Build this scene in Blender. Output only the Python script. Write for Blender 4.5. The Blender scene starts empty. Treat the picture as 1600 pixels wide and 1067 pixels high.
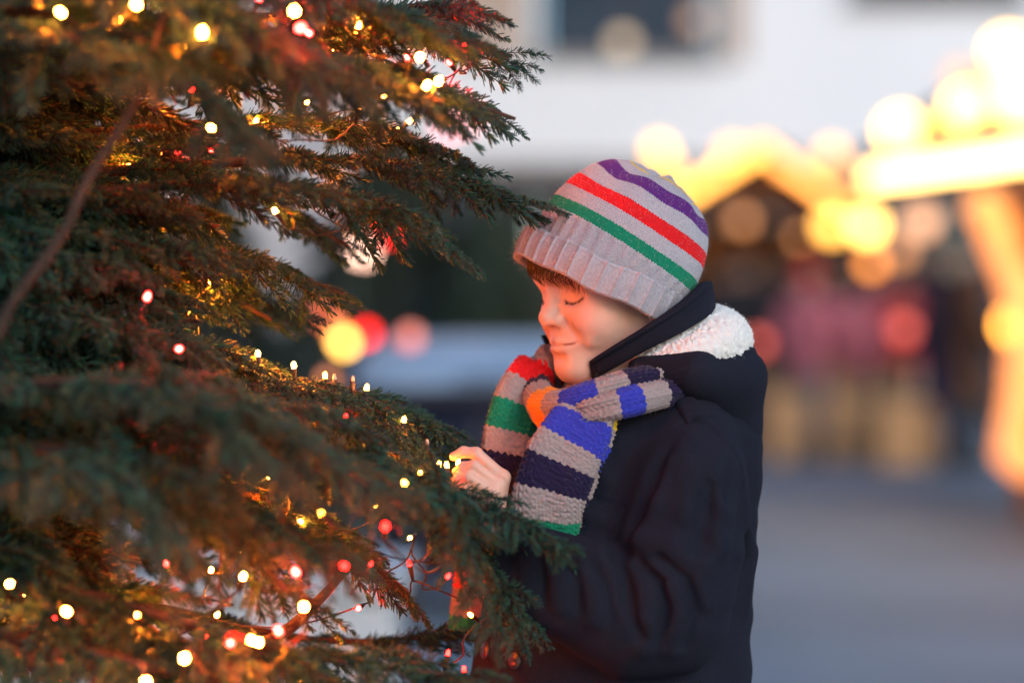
import bpy, bmesh, math, random
import numpy as np
from mathutils import Vector, Matrix, Euler, Quaternion

R = math.radians
scene = bpy.context.scene
COL = scene.collection

# ------------------------------------------------------------------ camera
FPX = 85.0 / 36.0 * 1600.0          # focal length in photo pixels
HZ = 515.0                          # horizon row in the photo
CAMH = 1.05
cam_d = bpy.data.cameras.new('camera')
cam = bpy.data.objects.new('camera', cam_d)
COL.objects.link(cam)
cam.location = (0, 0, CAMH)
cam.rotation_euler = (R(90), 0, 0)
cam_d.lens = 85.0
cam_d.sensor_width = 36.0
cam_d.shift_y = -(533.5 - HZ) / 1600.0
cam_d.clip_start = 0.05
cam_d.clip_end = 500
cam_d.dof.use_dof = True
cam_d.dof.focus_distance = 2.84
cam_d.dof.aperture_fstop = 1.35
cam_d.dof.aperture_blades = 0
scene.camera = cam

# ------------------------------------------------------------------ sky and sun (dusk)
SUN_EL, SUN_AZ = R(9.0), R(150.0)
world = bpy.data.worlds.new('World')
scene.world = world
world.use_nodes = True
wn = world.node_tree
bg = wn.nodes['Background']
sky = wn.nodes.new('ShaderNodeTexSky')
sky.sky_type = 'NISHITA'
sky.sun_disc = False
sky.sun_elevation = SUN_EL
sky.sun_rotation = SUN_AZ
sky.altitude = 200
sky.air_density = 1.0
sky.dust_density = 0.6
sky.ozone_density = 3.0
wn.links.new(sky.outputs[0], bg.inputs[0])
bg.inputs[1].default_value = 0.085
sun_d = bpy.data.lights.new('sun', 'SUN')
sun_d.energy = 0.42
sun_d.angle = R(35)
sun_d.color = (1.0, 0.93, 0.88)
sun = bpy.data.objects.new('sun', sun_d)
COL.objects.link(sun)
# sun_rotation is measured clockwise from +Y
_sd = Vector((math.sin(SUN_AZ) * math.cos(R(28)), math.cos(SUN_AZ) * math.cos(R(28)), math.sin(R(28))))
sun.rotation_euler = (-_sd).to_track_quat('-Z', 'Y').to_euler()

# ------------------------------------------------------------------ exposure and render
vs = scene.view_settings
vs.view_transform = 'Standard'
vs.look = 'None'
vs.exposure = 2.0
vs.gamma = 1.0
vs.use_curve_mapping = False
cy = scene.cycles
cy.use_denoising = True
cy.denoiser = 'OPENIMAGEDENOISE'
try:
    cy.denoising_input_passes = 'RGB_ALBEDO_NORMAL'
    cy.denoising_prefilter = 'ACCURATE'
except Exception:
    pass
cy.use_adaptive_sampling = False
cy.sample_clamp_indirect = 4.0
cy.max_bounces = 4
cy.diffuse_bounces = 2
cy.glossy_bounces = 2
cy.transmission_bounces = 4
cy.transparent_max_bounces = 8
cy.caustics_reflective = False
cy.caustics_refractive = False

# ------------------------------------------------------------------ helpers
def PX(px, py, Y):
    """Point of the place that stands Y metres in front of the camera at photo pixel px, py."""
    return Vector(((px - 800.0) / FPX * Y, Y, CAMH + (HZ - py) / FPX * Y))

def tag(o, label=None, cat=None, group=None, kind=None):
    if label: o['label'] = label
    if cat: o['category'] = cat
    if group: o['group'] = group
    if kind: o['kind'] = kind
    return o

def empty(name, loc=(0, 0, 0), rz=0.0):
    o = bpy.data.objects.new(name, None)
    COL.objects.link(o)
    o.location = loc
    o.rotation_euler = (0, 0, rz)
    o.empty_display_size = 0.05
    return o

def obj(name, me, mat=None, parent=None, smooth=False, keep=True):
    """Link a mesh; vertices are in world space unless the parent is built in its own space (keep=False)."""
    if isinstance(me, bmesh.types.BMesh):
        m = bpy.data.meshes.new(name)
        me.to_mesh(m); me.free(); me = m
    o = bpy.data.objects.new(name, me)
    COL.objects.link(o)
    if mat is not None:
        for m in (mat if isinstance(mat, (list, tuple)) else [mat]):
            me.materials.append(m)
    if smooth:
        me.polygons.foreach_set('use_smooth', [True] * len(me.polygons))
    if parent is not None:
        o.parent = parent
        if keep:
            o.matrix_parent_inverse = world_of(parent).inverted()
    return o

def world_of(o):
    m = o.matrix_basis.copy()
    if o.parent is not None:
        m = world_of(o.parent) @ o.matrix_parent_inverse @ m
    return m

def mesh_np(name, verts, faces, uv=None, col=None):
    """verts (N,3) array, faces (M,k) array of equal sized polygons."""
    verts = np.asarray(verts, np.float32); faces = np.asarray(faces, np.int32)
    me = bpy.data.meshes.new(name)
    n, k = faces.shape
    me.vertices.add(len(verts)); me.vertices.foreach_set('co', verts.ravel())
    me.loops.add(n * k); me.loops.foreach_set('vertex_index', faces.ravel())
    me.polygons.add(n)
    me.polygons.foreach_set('loop_start', np.arange(0, n * k, k, dtype=np.int32))
    me.update(calc_edges=True)
    if uv is not None:
        a = me.attributes.new('puv', 'FLOAT_VECTOR', 'POINT')
        u3 = np.zeros((len(verts), 3), np.float32); u3[:, :uv.shape[1]] = uv
        a.data.foreach_set('vector', u3.ravel())
    if col is not None:
        a = me.attributes.new('tint', 'FLOAT_COLOR', 'POINT')
        c4 = np.ones((len(verts), 4), np.float32); c4[:, :3] = col
        a.data.foreach_set('color', c4.ravel())
    me.validate()
    return me

def smooth_me(me):
    me.polygons.foreach_set('use_smooth', np.ones(len(me.polygons), bool))
    return me

def add_box(bm, lo, hi, bevel=0.0, M=None):
    r = bmesh.ops.create_cube(bm, size=1.0)
    lo, hi = Vector(lo), Vector(hi)
    for v in r['verts']:
        v.co = Vector([(lo[i] + hi[i]) / 2 + v.co[i] * (hi[i] - lo[i]) for i in range(3)])
    if bevel > 0:
        es = list({e for v in r['verts'] for e in v.link_edges})
        g = bmesh.ops.bevel(bm, geom=es, offset=bevel, segments=2, affect='EDGES', profile=0.5)
        vs_ = list({v for f in g['faces'] for v in f.verts} | {v for v in r['verts'] if v.is_valid})
    else:
        vs_ = r['verts']
    if M is not None:
        for v in vs_: v.co = M @ v.co
    return vs_

def box(name, lo, hi, mat, parent=None, bevel=0.0, M=None):
    bm = bmesh.new(); add_box(bm, lo, hi, bevel, M)
    return obj(name, bm, mat, parent)

def add_tube(bm, pts, radii, seg=8, cap=True):
    pts = [Vector(p) for p in pts]
    if not isinstance(radii, (list, tuple, np.ndarray)): radii = [radii] * len(pts)
    rings = []
    up = Vector((0, 0, 1))
    for i, p in enumerate(pts):
        a = pts[max(i - 1, 0)]; b = pts[min(i + 1, len(pts) - 1)]
        t = (b - a).normalized() if (b - a).length > 1e-9 else Vector((0, 0, 1))
        if abs(t.dot(up)) > 0.95: up = Vector((1, 0, 0))
        s = t.cross(up).normalized(); n = s.cross(t).normalized(); up = n
        rings.append([bm.verts.new(p + (s * math.cos(2 * math.pi * k / seg) + n * math.sin(2 * math.pi * k / seg)) * radii[i]) for k in range(seg)])
    for i in range(len(rings) - 1):
        for k in range(seg):
            bm.faces.new((rings[i][k], rings[i][(k + 1) % seg], rings[i + 1][(k + 1) % seg], rings[i + 1][k]))
    if cap:
        bm.faces.new(rings[0][::-1]); bm.faces.new(rings[-1])

def tube(name, pts, radii, mat, parent=None, seg=8, smooth=True, keep=True):
    bm = bmesh.new(); add_tube(bm, pts, radii, seg)
    bmesh.ops.recalc_face_normals(bm, faces=bm.faces)
    return obj(name, bm, mat, parent, smooth, keep)

def spline(pts, n):
    """Catmull-Rom through pts, n samples, as (n,3) array."""
    P = np.array([list(p) for p in pts], float)
    P = np.vstack([2 * P[0] - P[1], P, 2 * P[-1] - P[-2]])
    k = len(P) - 3
    out = []
    for t in np.linspace(0, k, n):
        i = min(int(t), k - 1); f = t - i
        a, b, c, d = P[i:i + 4]
        out.append(0.5 * ((2 * b) + (-a + c) * f + (2 * a - 5 * b + 4 * c - d) * f * f + (-a + 3 * b - 3 * c + d) * f ** 3))
    return np.array(out)

# ------------------------------------------------------------------ materials
def mat_new(name):
    m = bpy.data.materials.new(name); m.use_nodes = True
    nt = m.node_tree
    return m, nt, nt.nodes['Principled BSDF']

def N(nt, t, **kw):
    n = nt.nodes.new(t)
    for k, v in kw.items():
        if k.startswith('i'):
            key = int(k[1:]) if k[1:].isdigit() else k[1:]
            n.inputs[key].default_value = v
        else:
            setattr(n, k, v)
    return n

def mth(nt, op, a, b=None, c=None):
    n = nt.nodes.new('ShaderNodeMath'); n.operation = op
    for i, x in enumerate((a, b, c)):
        if x is None: continue
        if isinstance(x, (int, float)): n.inputs[i].default_value = x
        else: nt.links.new(x, n.inputs[i])
    return n.outputs[0]

def mix(nt, fac, a, b, mode='MIX'):
    n = nt.nodes.new('ShaderNodeMix'); n.data_type = 'RGBA'; n.blend_type = mode
    for s, x in ((n.inputs[0], fac), (n.inputs[6], a), (n.inputs[7], b)):
        if isinstance(x, (int, float)): s.default_value = x
        elif isinstance(x, tuple): s.default_value = x if len(x) == 4 else (*x, 1)
        else: nt.links.new(x, s)
    return n.outputs[2]

def simple(name, c1, c2=None, rough=0.7, scale=8.0, bump=0.0, bscale=None, metal=0.0, spec=0.5, coat=0.0, detail=5.0, sheen=0.0):
    m, nt, p = mat_new(name)
    tc = N(nt, 'ShaderNodeTexCoord')
    nz = N(nt, 'ShaderNodeTexNoise', iScale=scale, iDetail=detail)
    nt.links.new(tc.outputs['Object'], nz.inputs['Vector'])
    c2 = c2 or tuple(x * 0.7 for x in c1)
    rmp = N(nt, 'ShaderNodeValToRGB')
    rmp.color_ramp.elements[0].position = 0.3; rmp.color_ramp.elements[1].position = 0.7
    rmp.color_ramp.elements[0].color = (*c2, 1); rmp.color_ramp.elements[1].color = (*c1, 1)
    nt.links.new(nz.outputs[0], rmp.inputs[0]); nt.links.new(rmp.outputs[0], p.inputs['Base Color'])
    p.inputs['Roughness'].default_value = rough
    p.inputs['Metallic'].default_value = metal
    p.inputs['Specular IOR Level'].default_value = spec
    p.inputs['Coat Weight'].default_value = coat
    p.inputs['Sheen Weight'].default_value = sheen
    if bump > 0:
        nb = N(nt, 'ShaderNodeTexNoise', iScale=bscale or scale * 6, iDetail=4.0)
        nt.links.new(tc.outputs['Object'], nb.inputs['Vector'])
        bp = N(nt, 'ShaderNodeBump', iStrength=bump, iDistance=0.01)
        nt.links.new(nb.outputs[0], bp.inputs['Height']); nt.links.new(bp.outputs[0], p.inputs['Normal'])
    return m

def glow(name, c, s, body=(0.8, 0.6, 0.4)):
    m, nt, p = mat_new(name)
    p.inputs['Base Color'].default_value = (*body, 1)
    p.inputs['Roughness'].default_value = 0.3
    p.inputs['Emission Color'].default_value = (*c, 1)
    p.inputs['Emission Strength'].default_value = s
    return m

# ------------------------------------------------------------------ implicit surfaces
def smin(a, b, k):
    h = np.maximum(k - np.abs(a - b), 0.0) / k
    return np.minimum(a, b) - h * h * k * 0.25
def smax(a, b, k): return -smin(-a, -b, k)

def s_sphere(p, c, r): return np.sqrt(((p - np.asarray(c, np.float32)) ** 2).sum(1)) - r
def s_ell(p, c, r, A=None):
    q = p - np.asarray(c, np.float32)
    if A is not None: q = q @ np.asarray(A, np.float32).T
    r = np.asarray(r, np.float32)
    k0 = np.sqrt(((q / r) ** 2).sum(1)); k1 = np.sqrt(((q / (r * r)) ** 2).sum(1))
    return k0 * (k0 - 1.0) / np.maximum(k1, 1e-9)
def s_cap(p, a, b, ra, rb):
    a = np.asarray(a, np.float32); b = np.asarray(b, np.float32)
    ab = b - a; L = float(ab @ ab) + 1e-12
    t = np.clip(((p - a) @ ab) / L, 0, 1)
    d = np.sqrt(((p - a - t[:, None] * ab) ** 2).sum(1))
    return d - (ra + (rb - ra) * t)
def s_chain(p, pts, rad, k):
    """Smooth chain of tapered capsules."""
    d = None
    for i in range(len(pts) - 1):
        e = s_cap(p, pts[i], pts[i + 1], rad[i], rad[i + 1])
        d = e if d is None else (smin(d, e, k) if k > 0 else np.minimum(d, e))
    return d
def near(p, c, r):
    c = np.asarray(c, np.float32)
    return np.nonzero(((p - c) ** 2).sum(1) < r * r)[0]
def local_op(d, p, pts, rad, k, sub=False):
    """Blend a stroke (ridge, or crease when sub) into distance d, touching only points close to it."""
    pts = np.asarray(pts, np.float32); c = (pts.min(0) + pts.max(0)) / 2
    r = float(np.sqrt(((pts - c) ** 2).sum(1)).max()) + max(rad) + 4 * k + 0.01
    i = near(p, c, r)
    if len(i) == 0: return d
    e = s_chain(p[i], pts, rad, 0)
    d = d.copy()
    d[i] = smax(d[i], -e, k) if sub else smin(d[i], e, k)
    return d

def sdf_mesh(f, lo, hi, h, newton=2, B=8, margin=1.6):
    lo = np.asarray(lo, np.float32); hi = np.asarray(hi, np.float32)
    nb = np.maximum(np.ceil((hi - lo) / (h * B)).astype(int), 1)
    n = nb * B + 1
    bi = np.stack(np.meshgrid(*[np.arange(k) for k in nb], indexing='ij'), -1).reshape(-1, 3)
    dc = f((lo + (bi + 0.5) * (h * B)).astype(np.float32))
    act = np.abs(dc) < h * B * 0.87 * margin
    V = np.repeat(np.repeat(np.repeat(np.where(dc < 0, -1.0, 1.0).astype(np.float32).reshape(nb), B, 0), B, 1), B, 2)
    V = np.pad(V, ((0, 1),) * 3, mode='edge')
    off = np.stack(np.meshgrid(*[np.arange(B + 1)] * 3, indexing='ij'), -1).reshape(-1, 3)
    ab = bi[act]
    for s in range(0, len(ab), 400):
        ii = (ab[s:s + 400, None, :] * B + off[None]).reshape(-1, 3)
        V[ii[:, 0], ii[:, 1], ii[:, 2]] = f((lo + ii * h).astype(np.float32))
    S = V < 0
    cor = [(a, b, c) for a in (0, 1) for b in (0, 1) for c in (0, 1)]
    m = n - 1
    cnt = np.zeros(m, np.int8)
    for a, b, c in cor: cnt += S[a:a + m[0], b:b + m[1], c:c + m[2]]
    ci = np.argwhere((cnt > 0) & (cnt < 8))
    cv = np.stack([V[ci[:, 0] + a, ci[:, 1] + b, ci[:, 2] + c] for a, b, c in cor], 1)
    acc = np.zeros((len(ci), 3)); num = np.zeros(len(ci))
    for i in range(8):
        for j in range(i + 1, 8):
            A, Bc = np.array(cor[i]), np.array(cor[j])
            if np.abs(A - Bc).sum() != 1: continue
            mk = (cv[:, i] < 0) != (cv[:, j] < 0)
            t = cv[mk, i] / (cv[mk, i] - cv[mk, j])
            acc[mk] += A + t[:, None] * (Bc - A); num[mk] += 1
    vert = (lo + (ci + acc / num[:, None]) * h).astype(np.float32)
    imap = -np.ones(m, np.int32); imap[ci[:, 0], ci[:, 1], ci[:, 2]] = np.arange(len(ci))
    F = []
    for ax in range(3):
        u, w = (ax + 1) % 3, (ax + 2) % 3
        s0 = [slice(None)] * 3; s1 = [slice(None)] * 3
        s0[ax] = slice(0, n[ax] - 1); s1[ax] = slice(1, n[ax])
        e = np.argwhere(S[tuple(s0)] != S[tuple(s1)])
        e = e[(e[:, u] > 0) & (e[:, u] < m[u]) & (e[:, w] > 0) & (e[:, w] < m[w])]
        def cell(du, dw):
            q = e.copy(); q[:, u] -= du; q[:, w] -= dw
            return imap[q[:, 0], q[:, 1], q[:, 2]]
        q = np.stack([cell(1, 1), cell(0, 1), cell(0, 0), cell(1, 0)], 1)
        neg = S[e[:, 0], e[:, 1], e[:, 2]]
        q[~neg] = q[~neg][:, ::-1]
        F.append(q)
    F = np.concatenate(F); F = F[(F >= 0).all(1)]
    for _ in range(newton):
        d = f(vert); g = sdf_grad(f, vert, h * 0.5)
        gl = np.maximum((g * g).sum(1), 0.05)
        step = np.clip(d / gl, -h, h)
        vert = (vert - step[:, None] * g).astype(np.float32)
    return vert, F

def sdf_grad(f, v, e):
    g = np.empty_like(v)
    for a in range(3):
        dv = np.zeros(3, np.float32); dv[a] = e
        g[:, a] = (f(v + dv) - f(v - dv)) / (2 * e)
    return g

def hit(f, px, py, y0=2.3, y1=3.4):
    """First point of the implicit surface f on the camera ray through a photo pixel."""
    o = np.array([0, 0, CAMH], np.float32)
    d = np.array([(px - 800) / FPX, 1.0, (HZ - py) / FPX], np.float32)
    ys = np.linspace(y0, y1, 551).astype(np.float32)
    v = f(o + ys[:, None] * d)
    k = np.nonzero(v < 0)[0]
    if len(k) == 0: k = [int(np.argmin(v))]
    return o + ys[k[0]] * d

# ================================================================== the setting
rnd = random.Random(7)

def build_ground():
    m, nt, p = mat_new('street_asphalt')
    tc = N(nt, 'ShaderNodeTexCoord')
    n1 = N(nt, 'ShaderNodeTexNoise', iScale=0.55, iDetail=6.0, iRoughness=0.6)
    n2 = N(nt, 'ShaderNodeTexNoise', iScale=60.0, iDetail=4.0)
    for n in (n1, n2): nt.links.new(tc.outputs['Object'], n.inputs['Vector'])
    r1 = N(nt, 'ShaderNodeValToRGB')
    r1.color_ramp.elements[0].position = 0.32; r1.color_ramp.elements[1].position = 0.68
    r1.color_ramp.elements[0].color = (0.13, 0.17, 0.205, 1); r1.color_ramp.elements[1].color = (0.23, 0.285, 0.335, 1)
    nt.links.new(n1.outputs[0], r1.inputs[0])
    c = mix(nt, 0.35, r1.outputs[0], n2.outputs[0], 'OVERLAY')
    nt.links.new(c, p.inputs['Base Color'])
    p.inputs['Roughness'].default_value = 0.62
    bp = N(nt, 'ShaderNodeBump', iStrength=0.3, iDistance=0.01)
    nt.links.new(n2.outputs[0], bp.inputs['Height']); nt.links.new(bp.outputs[0], p.inputs['Normal'])
    bm = bmesh.new()
    s = 240
    vs_ = [bm.verts.new(v) for v in ((-s, -s, 0), (s, -s, 0), (s, s, 0), (-s, s, 0))]
    bm.faces.new(vs_)
    tag(obj('ground', bm, m), kind='structure')
build_ground()

M_white = simple('white_render', (0.84, 0.84, 0.86), (0.78, 0.78, 0.81), 0.85, 0.6, 0.1, 40)
M_pale = simple('pale_render', (0.60, 0.56, 0.56), (0.50, 0.47, 0.47), 0.85, 0.8, 0.1, 40)
M_darkframe = simple('dark_frame', (0.05, 0.045, 0.05), (0.03, 0.028, 0.03), 0.5, 5)
M_shopdark = simple('dark_shop_panel', (0.022, 0.014, 0.022), (0.015, 0.010, 0.016), 0.5, 3)
M_glass = simple('window_glass', (0.03, 0.045, 0.075), (0.015, 0.025, 0.045), 0.2, 2, spec=0.2)
M_beige = simple('beige_shutter', (0.50, 0.38, 0.31), (0.42, 0.31, 0.25), 0.7, 6)
M_sill = simple('stone_sill', (0.36, 0.33, 0.32), None, 0.8, 6)
M_roof = simple('slate_roof', (0.07, 0.07, 0.08), None, 0.7, 4)

def wall_with_holes(name, X0, X1, Z0, Z1, Y, T, holes, mat, parent):
    """Facade of thickness T with rectangular openings, pieces butted end to end."""
    bm = bmesh.new()
    xs = sorted({X0, X1, *[h[0] for h in holes], *[h[1] for h in holes]})
    zs = sorted({Z0, Z1, *[h[2] for h in holes], *[h[3] for h in holes]})
    V = {}
    def vert(x, y, z):
        k = (round(x, 4), round(y, 4), round(z, 4))
        if k not in V: V[k] = bm.verts.new((x, y, z))
        return V[k]
    def solid(i, j):
        if i < 0 or j < 0 or i >= len(xs) - 1 or j >= len(zs) - 1: return False
        x, z = (xs[i] + xs[i + 1]) / 2, (zs[j] + zs[j + 1]) / 2
        return not any(h[0] < x < h[1] and h[2] < z < h[3] for h in holes)
    for i in range(len(xs) - 1):
        for j in range(len(zs) - 1):
            if not solid(i, j): continue
            a, b, c, d = xs[i], xs[i + 1], zs[j], zs[j + 1]
            bm.faces.new([vert(a, Y, c), vert(b, Y, c), vert(b, Y, d), vert(a, Y, d)])
            bm.faces.new([vert(a, Y + T, d), vert(b, Y + T, d), vert(b, Y + T, c), vert(a, Y + T, c)])
            if not solid(i - 1, j): bm.faces.new([vert(a, Y, c), vert(a, Y, d), vert(a, Y + T, d), vert(a, Y + T, c)])
            if not solid(i + 1, j): bm.faces.new([vert(b, Y, d), vert(b, Y, c), vert(b, Y + T, c), vert(b, Y + T, d)])
            if not solid(i, j - 1): bm.faces.new([vert(b, Y, c), vert(a, Y, c), vert(a, Y + T, c), vert(b, Y + T, c)])
            if not solid(i, j + 1): bm.faces.new([vert(a, Y, d), vert(b, Y, d), vert(b, Y + T, d), vert(a, Y + T, d)])
    return obj(name, bm, mat, parent)

def window_part(parent, h, Y, T, mull=1, trans=True, frame=0.07, sill=True):
    x0, x1, z0, z1 = h
    g = 0.004
    bm = bmesh.new()
    add_box(bm, (x0 + g, Y + 0.10, z0 + g), (x0 + frame, Y + 0.17, z1 - g)); add_box(bm, (x1 - frame, Y + 0.10, z0 + g), (x1 - g, Y + 0.17, z1 - g))
    add_box(bm, (x0 + frame, Y + 0.10, z0 + g), (x1 - frame, Y + 0.17, z0 + frame)); add_box(bm, (x0 + frame, Y + 0.10, z1 - frame), (x1 - frame, Y + 0.17, z1 - g))
    w = obj('window', bm, M_darkframe, parent)
    n = mull + 1
    iw = (x1 - x0 - 2 * frame)
    for k in range(n):
        a = x0 + frame + iw * k / n; b = x0 + frame + iw * (k + 1) / n
        box('pane', (a + 0.03, Y + 0.135, z0 + frame + 0.001), (b - 0.03, Y + 0.15, z1 - frame - 0.001), M_glass, w)
        if k: box('mullion', (a - 0.03, Y + 0.11, z0 + frame), (a + 0.03, Y + 0.165, z1 - frame), M_darkframe, w)
    if sill: box('sill', (x0 - 0.08, Y - 0.09, z0 - 0.09), (x1 + 0.08, Y - 0.002, z0 - 0.01), M_sill, w)
    return w

def build_white_house():
    D = 27.0
    t = empty('house', (0, D, 0))
    k = D / FPX
    up = [((835 - 800) * k, (1120 - 800) * k, 4.10, 5.55), (3.75, 5.75, 4.72, 5.9), (-3.6, -1.6, 4.10, 5.55), (7.2, 9.2, 4.72, 5.9)]
    low = []
    x = -5.6
    while x < 10:
        low.append((x, x + 1.75, 0.35, 2.55)); x += 2.1
    wall_with_holes('upper_wall', -6.2, 11.0, 2.95, 9.0, D, 0.4, up, M_white, t)
    wall_with_holes('shop_wall', -6.2, 11.0, 0.0, 2.78, D + 0.06, 0.36, low, M_shopdark, t)
    box('fascia', (-6.25, D - 0.12, 2.783), (11.05, D + 0.42, 2.947), M_sill, t)
    for h in up: window_part(t, h, D, 0.4)
    for h in low: window_part(t, h, D + 0.06, 0.36, sill=False)
    box('shutter', (-0.62, D - 0.05, 4.06), (0.16, D - 0.006, 5.6), M_beige, t, 0.01)
    box('shutter', (2.36, D - 0.05, 4.06), (2.62, D - 0.006, 5.6), M_beige, t, 0.01)
    bm = bmesh.new()
    add_box(bm, (-6.5, D - 0.4, 9.003), (11.3, D + 8, 9.25))
    obj('roof', bm, M_roof, t)
    tag(t, 'white rendered house with dark shopfront ground floor behind the market', 'house')
build_white_house()

def build_pale_house():
    D = 17.0
    t = empty('house', (-7, D, 0))
    x1 = (442 - 800) * D / FPX
    holes = [(-6.2, -5.0, 1.0, 2.3), (-3.95, -2.95, 4.3, 5.6)]
    wall_with_holes('front_wall', -11.0, x1, 0.0, 8.0, D, 0.35, holes, M_pale, t)
    box('side_wall', (x1 - 0.35, D + 0.352, 0.0), (x1 - 0.002, D + 6.0, 8.0), M_pale, t)
    for h in holes: window_part(t, h, D, 0.35)
    box('roof', (-11.3, D - 0.35, 8.003), (x1 + 0.3, D + 6.3, 8.2), M_roof, t)
    tag(t, 'pale rendered house whose corner shows behind the lit fir tree', 'house')
build_pale_house()

def build_planter():
    m = simple('pale_concrete', (0.52, 0.53, 0.54), (0.40, 0.41, 0.43), 0.85, 5, 0.4, 60)
    soil = simple('planter_soil', (0.05, 0.04, 0.03), None, 0.95, 30, 0.6, 80)
    Y = 5.4
    x0 = (-150 - 800) * Y / FPX; x1 = (612 - 800) * Y / FPX
    t = empty('planter', ((x0 + x1) / 2, Y + 0.3, 0))
    H = 0.50
    bm = bmesh.new(); add_box(bm, (x0, Y, 0), (x1, Y + 0.6, H - 0.05), 0.015); obj('trough', bm, m, t)
    bm = bmesh.new()
    for a, b in (((x0 - 0.03, Y - 0.03), (x1 + 0.03, Y + 0.09)), ((x0 - 0.03, Y + 0.51), (x1 + 0.03, Y + 0.63)),
                 ((x0 - 0.03, Y + 0.0915), (x0 + 0.09, Y + 0.5085)), ((x1 - 0.09, Y + 0.0915), (x1 + 0.03, Y + 0.5085))):
        add_box(bm, (*a, H - 0.047), (*b, H), 0.006)
    obj('rim', bm, m, t)
    box('soil', (x0 + 0.1, Y + 0.1, H - 0.045), (x1 - 0.1, Y + 0.5, H - 0.02), soil, t)
    tag(t, 'long low pale concrete planter behind the lower branches of the fir tree', 'planter')
build_planter()

# ------------------------------------------------------------------ waste container behind the boy
def build_container():
    D = 8.6
    cx = (850 - 800) * D / FPX
    t = empty('waste_container', (cx, D + .5, 0))
    body = simple('container_navy', (0.014, 0.015, 0.032), (0.010, 0.010, 0.022), 0.5, 4, 0.1, 30)
    lidm = simple('container_pale_lid', (0.30, 0.38, 0.47), (0.24, 0.31, 0.40), 0.35, 3, 0.1, 20)
    rub = simple('castor_rubber', (0.02, 0.02, 0.02), None, 0.8, 20)
    met = simple('container_metal', (0.25, 0.25, 0.26), None, 0.45, 20, metal=0.8)
    w, dp = .66, .95
    bm = bmesh.new()
    lo_ = [(-w * .86, .06), (w * .86, .06), (w * .86, dp - .06), (-w * .86, dp - .06)]; hi_ = [(-w, 0), (w, 0), (w, dp), (-w, dp)]
    a = [bm.verts.new((cx + x, D + y, .16)) for x, y in lo_]; c = [bm.verts.new((cx + x, D + y, .82)) for x, y in hi_]
    bm.faces.new(a[::-1]); bm.faces.new(c)
    for k in range(4): bm.faces.new((a[k], a[(k + 1) % 4], c[(k + 1) % 4], c[k]))
    bmesh.ops.bevel(bm, geom=bm.edges[:], offset=.035, segments=3, affect='EDGES')
    obj('bin_body', bm, body, t, True)
    bm = bmesh.new(); add_box(bm, (cx - w - .03, D - .03, .80), (cx + w + .03, D + dp + .03, .845), .012); obj('rim', bm, body, t)
    # domed lid that slopes towards the street
    bm = bmesh.new(); nx, ny = 12, 8; V = []
    for j in range(ny + 1):
        v = j / ny
        for i in range(nx + 1):
            u = i / nx * 2 - 1
            z = .852 + .175 * (math.sin(min(v * 1.25, 1) * math.pi / 2)) * (1 - .10 * abs(u) ** 4)
            V.append(bm.verts.new((cx + u * (w + .02), D - .02 + v * (dp + .02), z)))
    for j in range(ny):
        for i in range(nx):
            k = j * (nx + 1) + i; bm.faces.new((V[k], V[k + 1], V[k + nx + 2], V[k + nx + 1]))
    r = bmesh.ops.extrude_face_region(bm, geom=bm.faces[:])
    for g_ in r['geom']:
        if isinstance(g_, bmesh.types.BMVert): g_.co.z -= .006 + .6 * max(g_.co.z - .86, 0)
    bmesh.ops.recalc_face_normals(bm, faces=bm.faces)
    lid = obj('lid', bm, lidm, t, True)
    tube('handle', [(cx - .3, D - .05, .875), (cx - .28, D - .09, .875), (cx + .28, D - .09, .875), (cx + .3, D - .05, .875)], .012, met, lid)
    for i in range(5):
        x = cx - .46 + .23 * i
        box('rib', (x - .02, D - .012, .25), (x + .02, D + .05, .74), body, t, .008)
    for sx in (-1, 1):
        tube('trunnion', [(cx + sx * (w - .02), D + .45, .74), (cx + sx * (w + .10), D + .45, .74)], .022, met, t)
        for sy in (.16, .80):
            bm = bmesh.new(); bmesh.ops.create_cone(bm, cap_ends=True, segments=20, radius1=.08, radius2=.08, depth=.045)
            bmesh.ops.transform(bm, matrix=Matrix.Translation((cx + sx * .5, D + sy, .08)) @ Matrix.Rotation(R(90), 4, 'Y'), verts=bm.verts)
            o = obj('castor', bm, rub, t)
            box('bracket', (cx + sx * .5 - .035, D + sy - .03, .085), (cx + sx * .5 + .035, D + sy + .03, .17), met, o)
    tag(t, 'dark navy waste container with a pale blue lid behind the boy', 'waste container')
build_container()

# ------------------------------------------------------------------ lamps
def globe_mesh(name, r, seg=20, rings=12):
    bm = bmesh.new(); bmesh.ops.create_uvsphere(bm, u_segments=seg, v_segments=rings, radius=r)
    me = bpy.data.meshes.new(name); bm.to_mesh(me); bm.free()
    return smooth_me(me)

G_warm = glow('bulb_warm_white', (1.0, 0.44, 0.05), 2.0)
G_amber = glow('bulb_amber', (1.0, 0.30, 0.025), 1.3)
G_gold = glow('bulb_gold', (1.0, 0.36, 0.03), 1.5)
G_red = glow('bulb_red', (1.0, 0.006, 0.003), 2.4, (0.5, 0.02, 0.02))
G_pink = glow('bulb_pink', (1.0, 0.25, 0.30), 1.4, (0.6, 0.2, 0.2))
G_white = glow('bulb_hot_white', (1.0, 0.52, 0.10), 3.0)
M_wire = simple('black_cable', (0.015, 0.015, 0.014), None, 0.6, 30)
M_wood = simple('stall_wood', (0.07, 0.03, 0.014), (0.04, 0.018, 0.01), 0.75, 4, 0.3, 30)
M_wood2 = simple('stall_wood_orange', (0.55, 0.20, 0.05), (0.40, 0.13, 0.03), 0.7, 4, 0.3, 30)
M_cloth_red = simple('awning_red', (0.35, 0.03, 0.03), None, 0.8, 8)
M_cream = simple('cream_panel', (0.65, 0.48, 0.28), (0.5, 0.35, 0.2), 0.7, 4)

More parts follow.
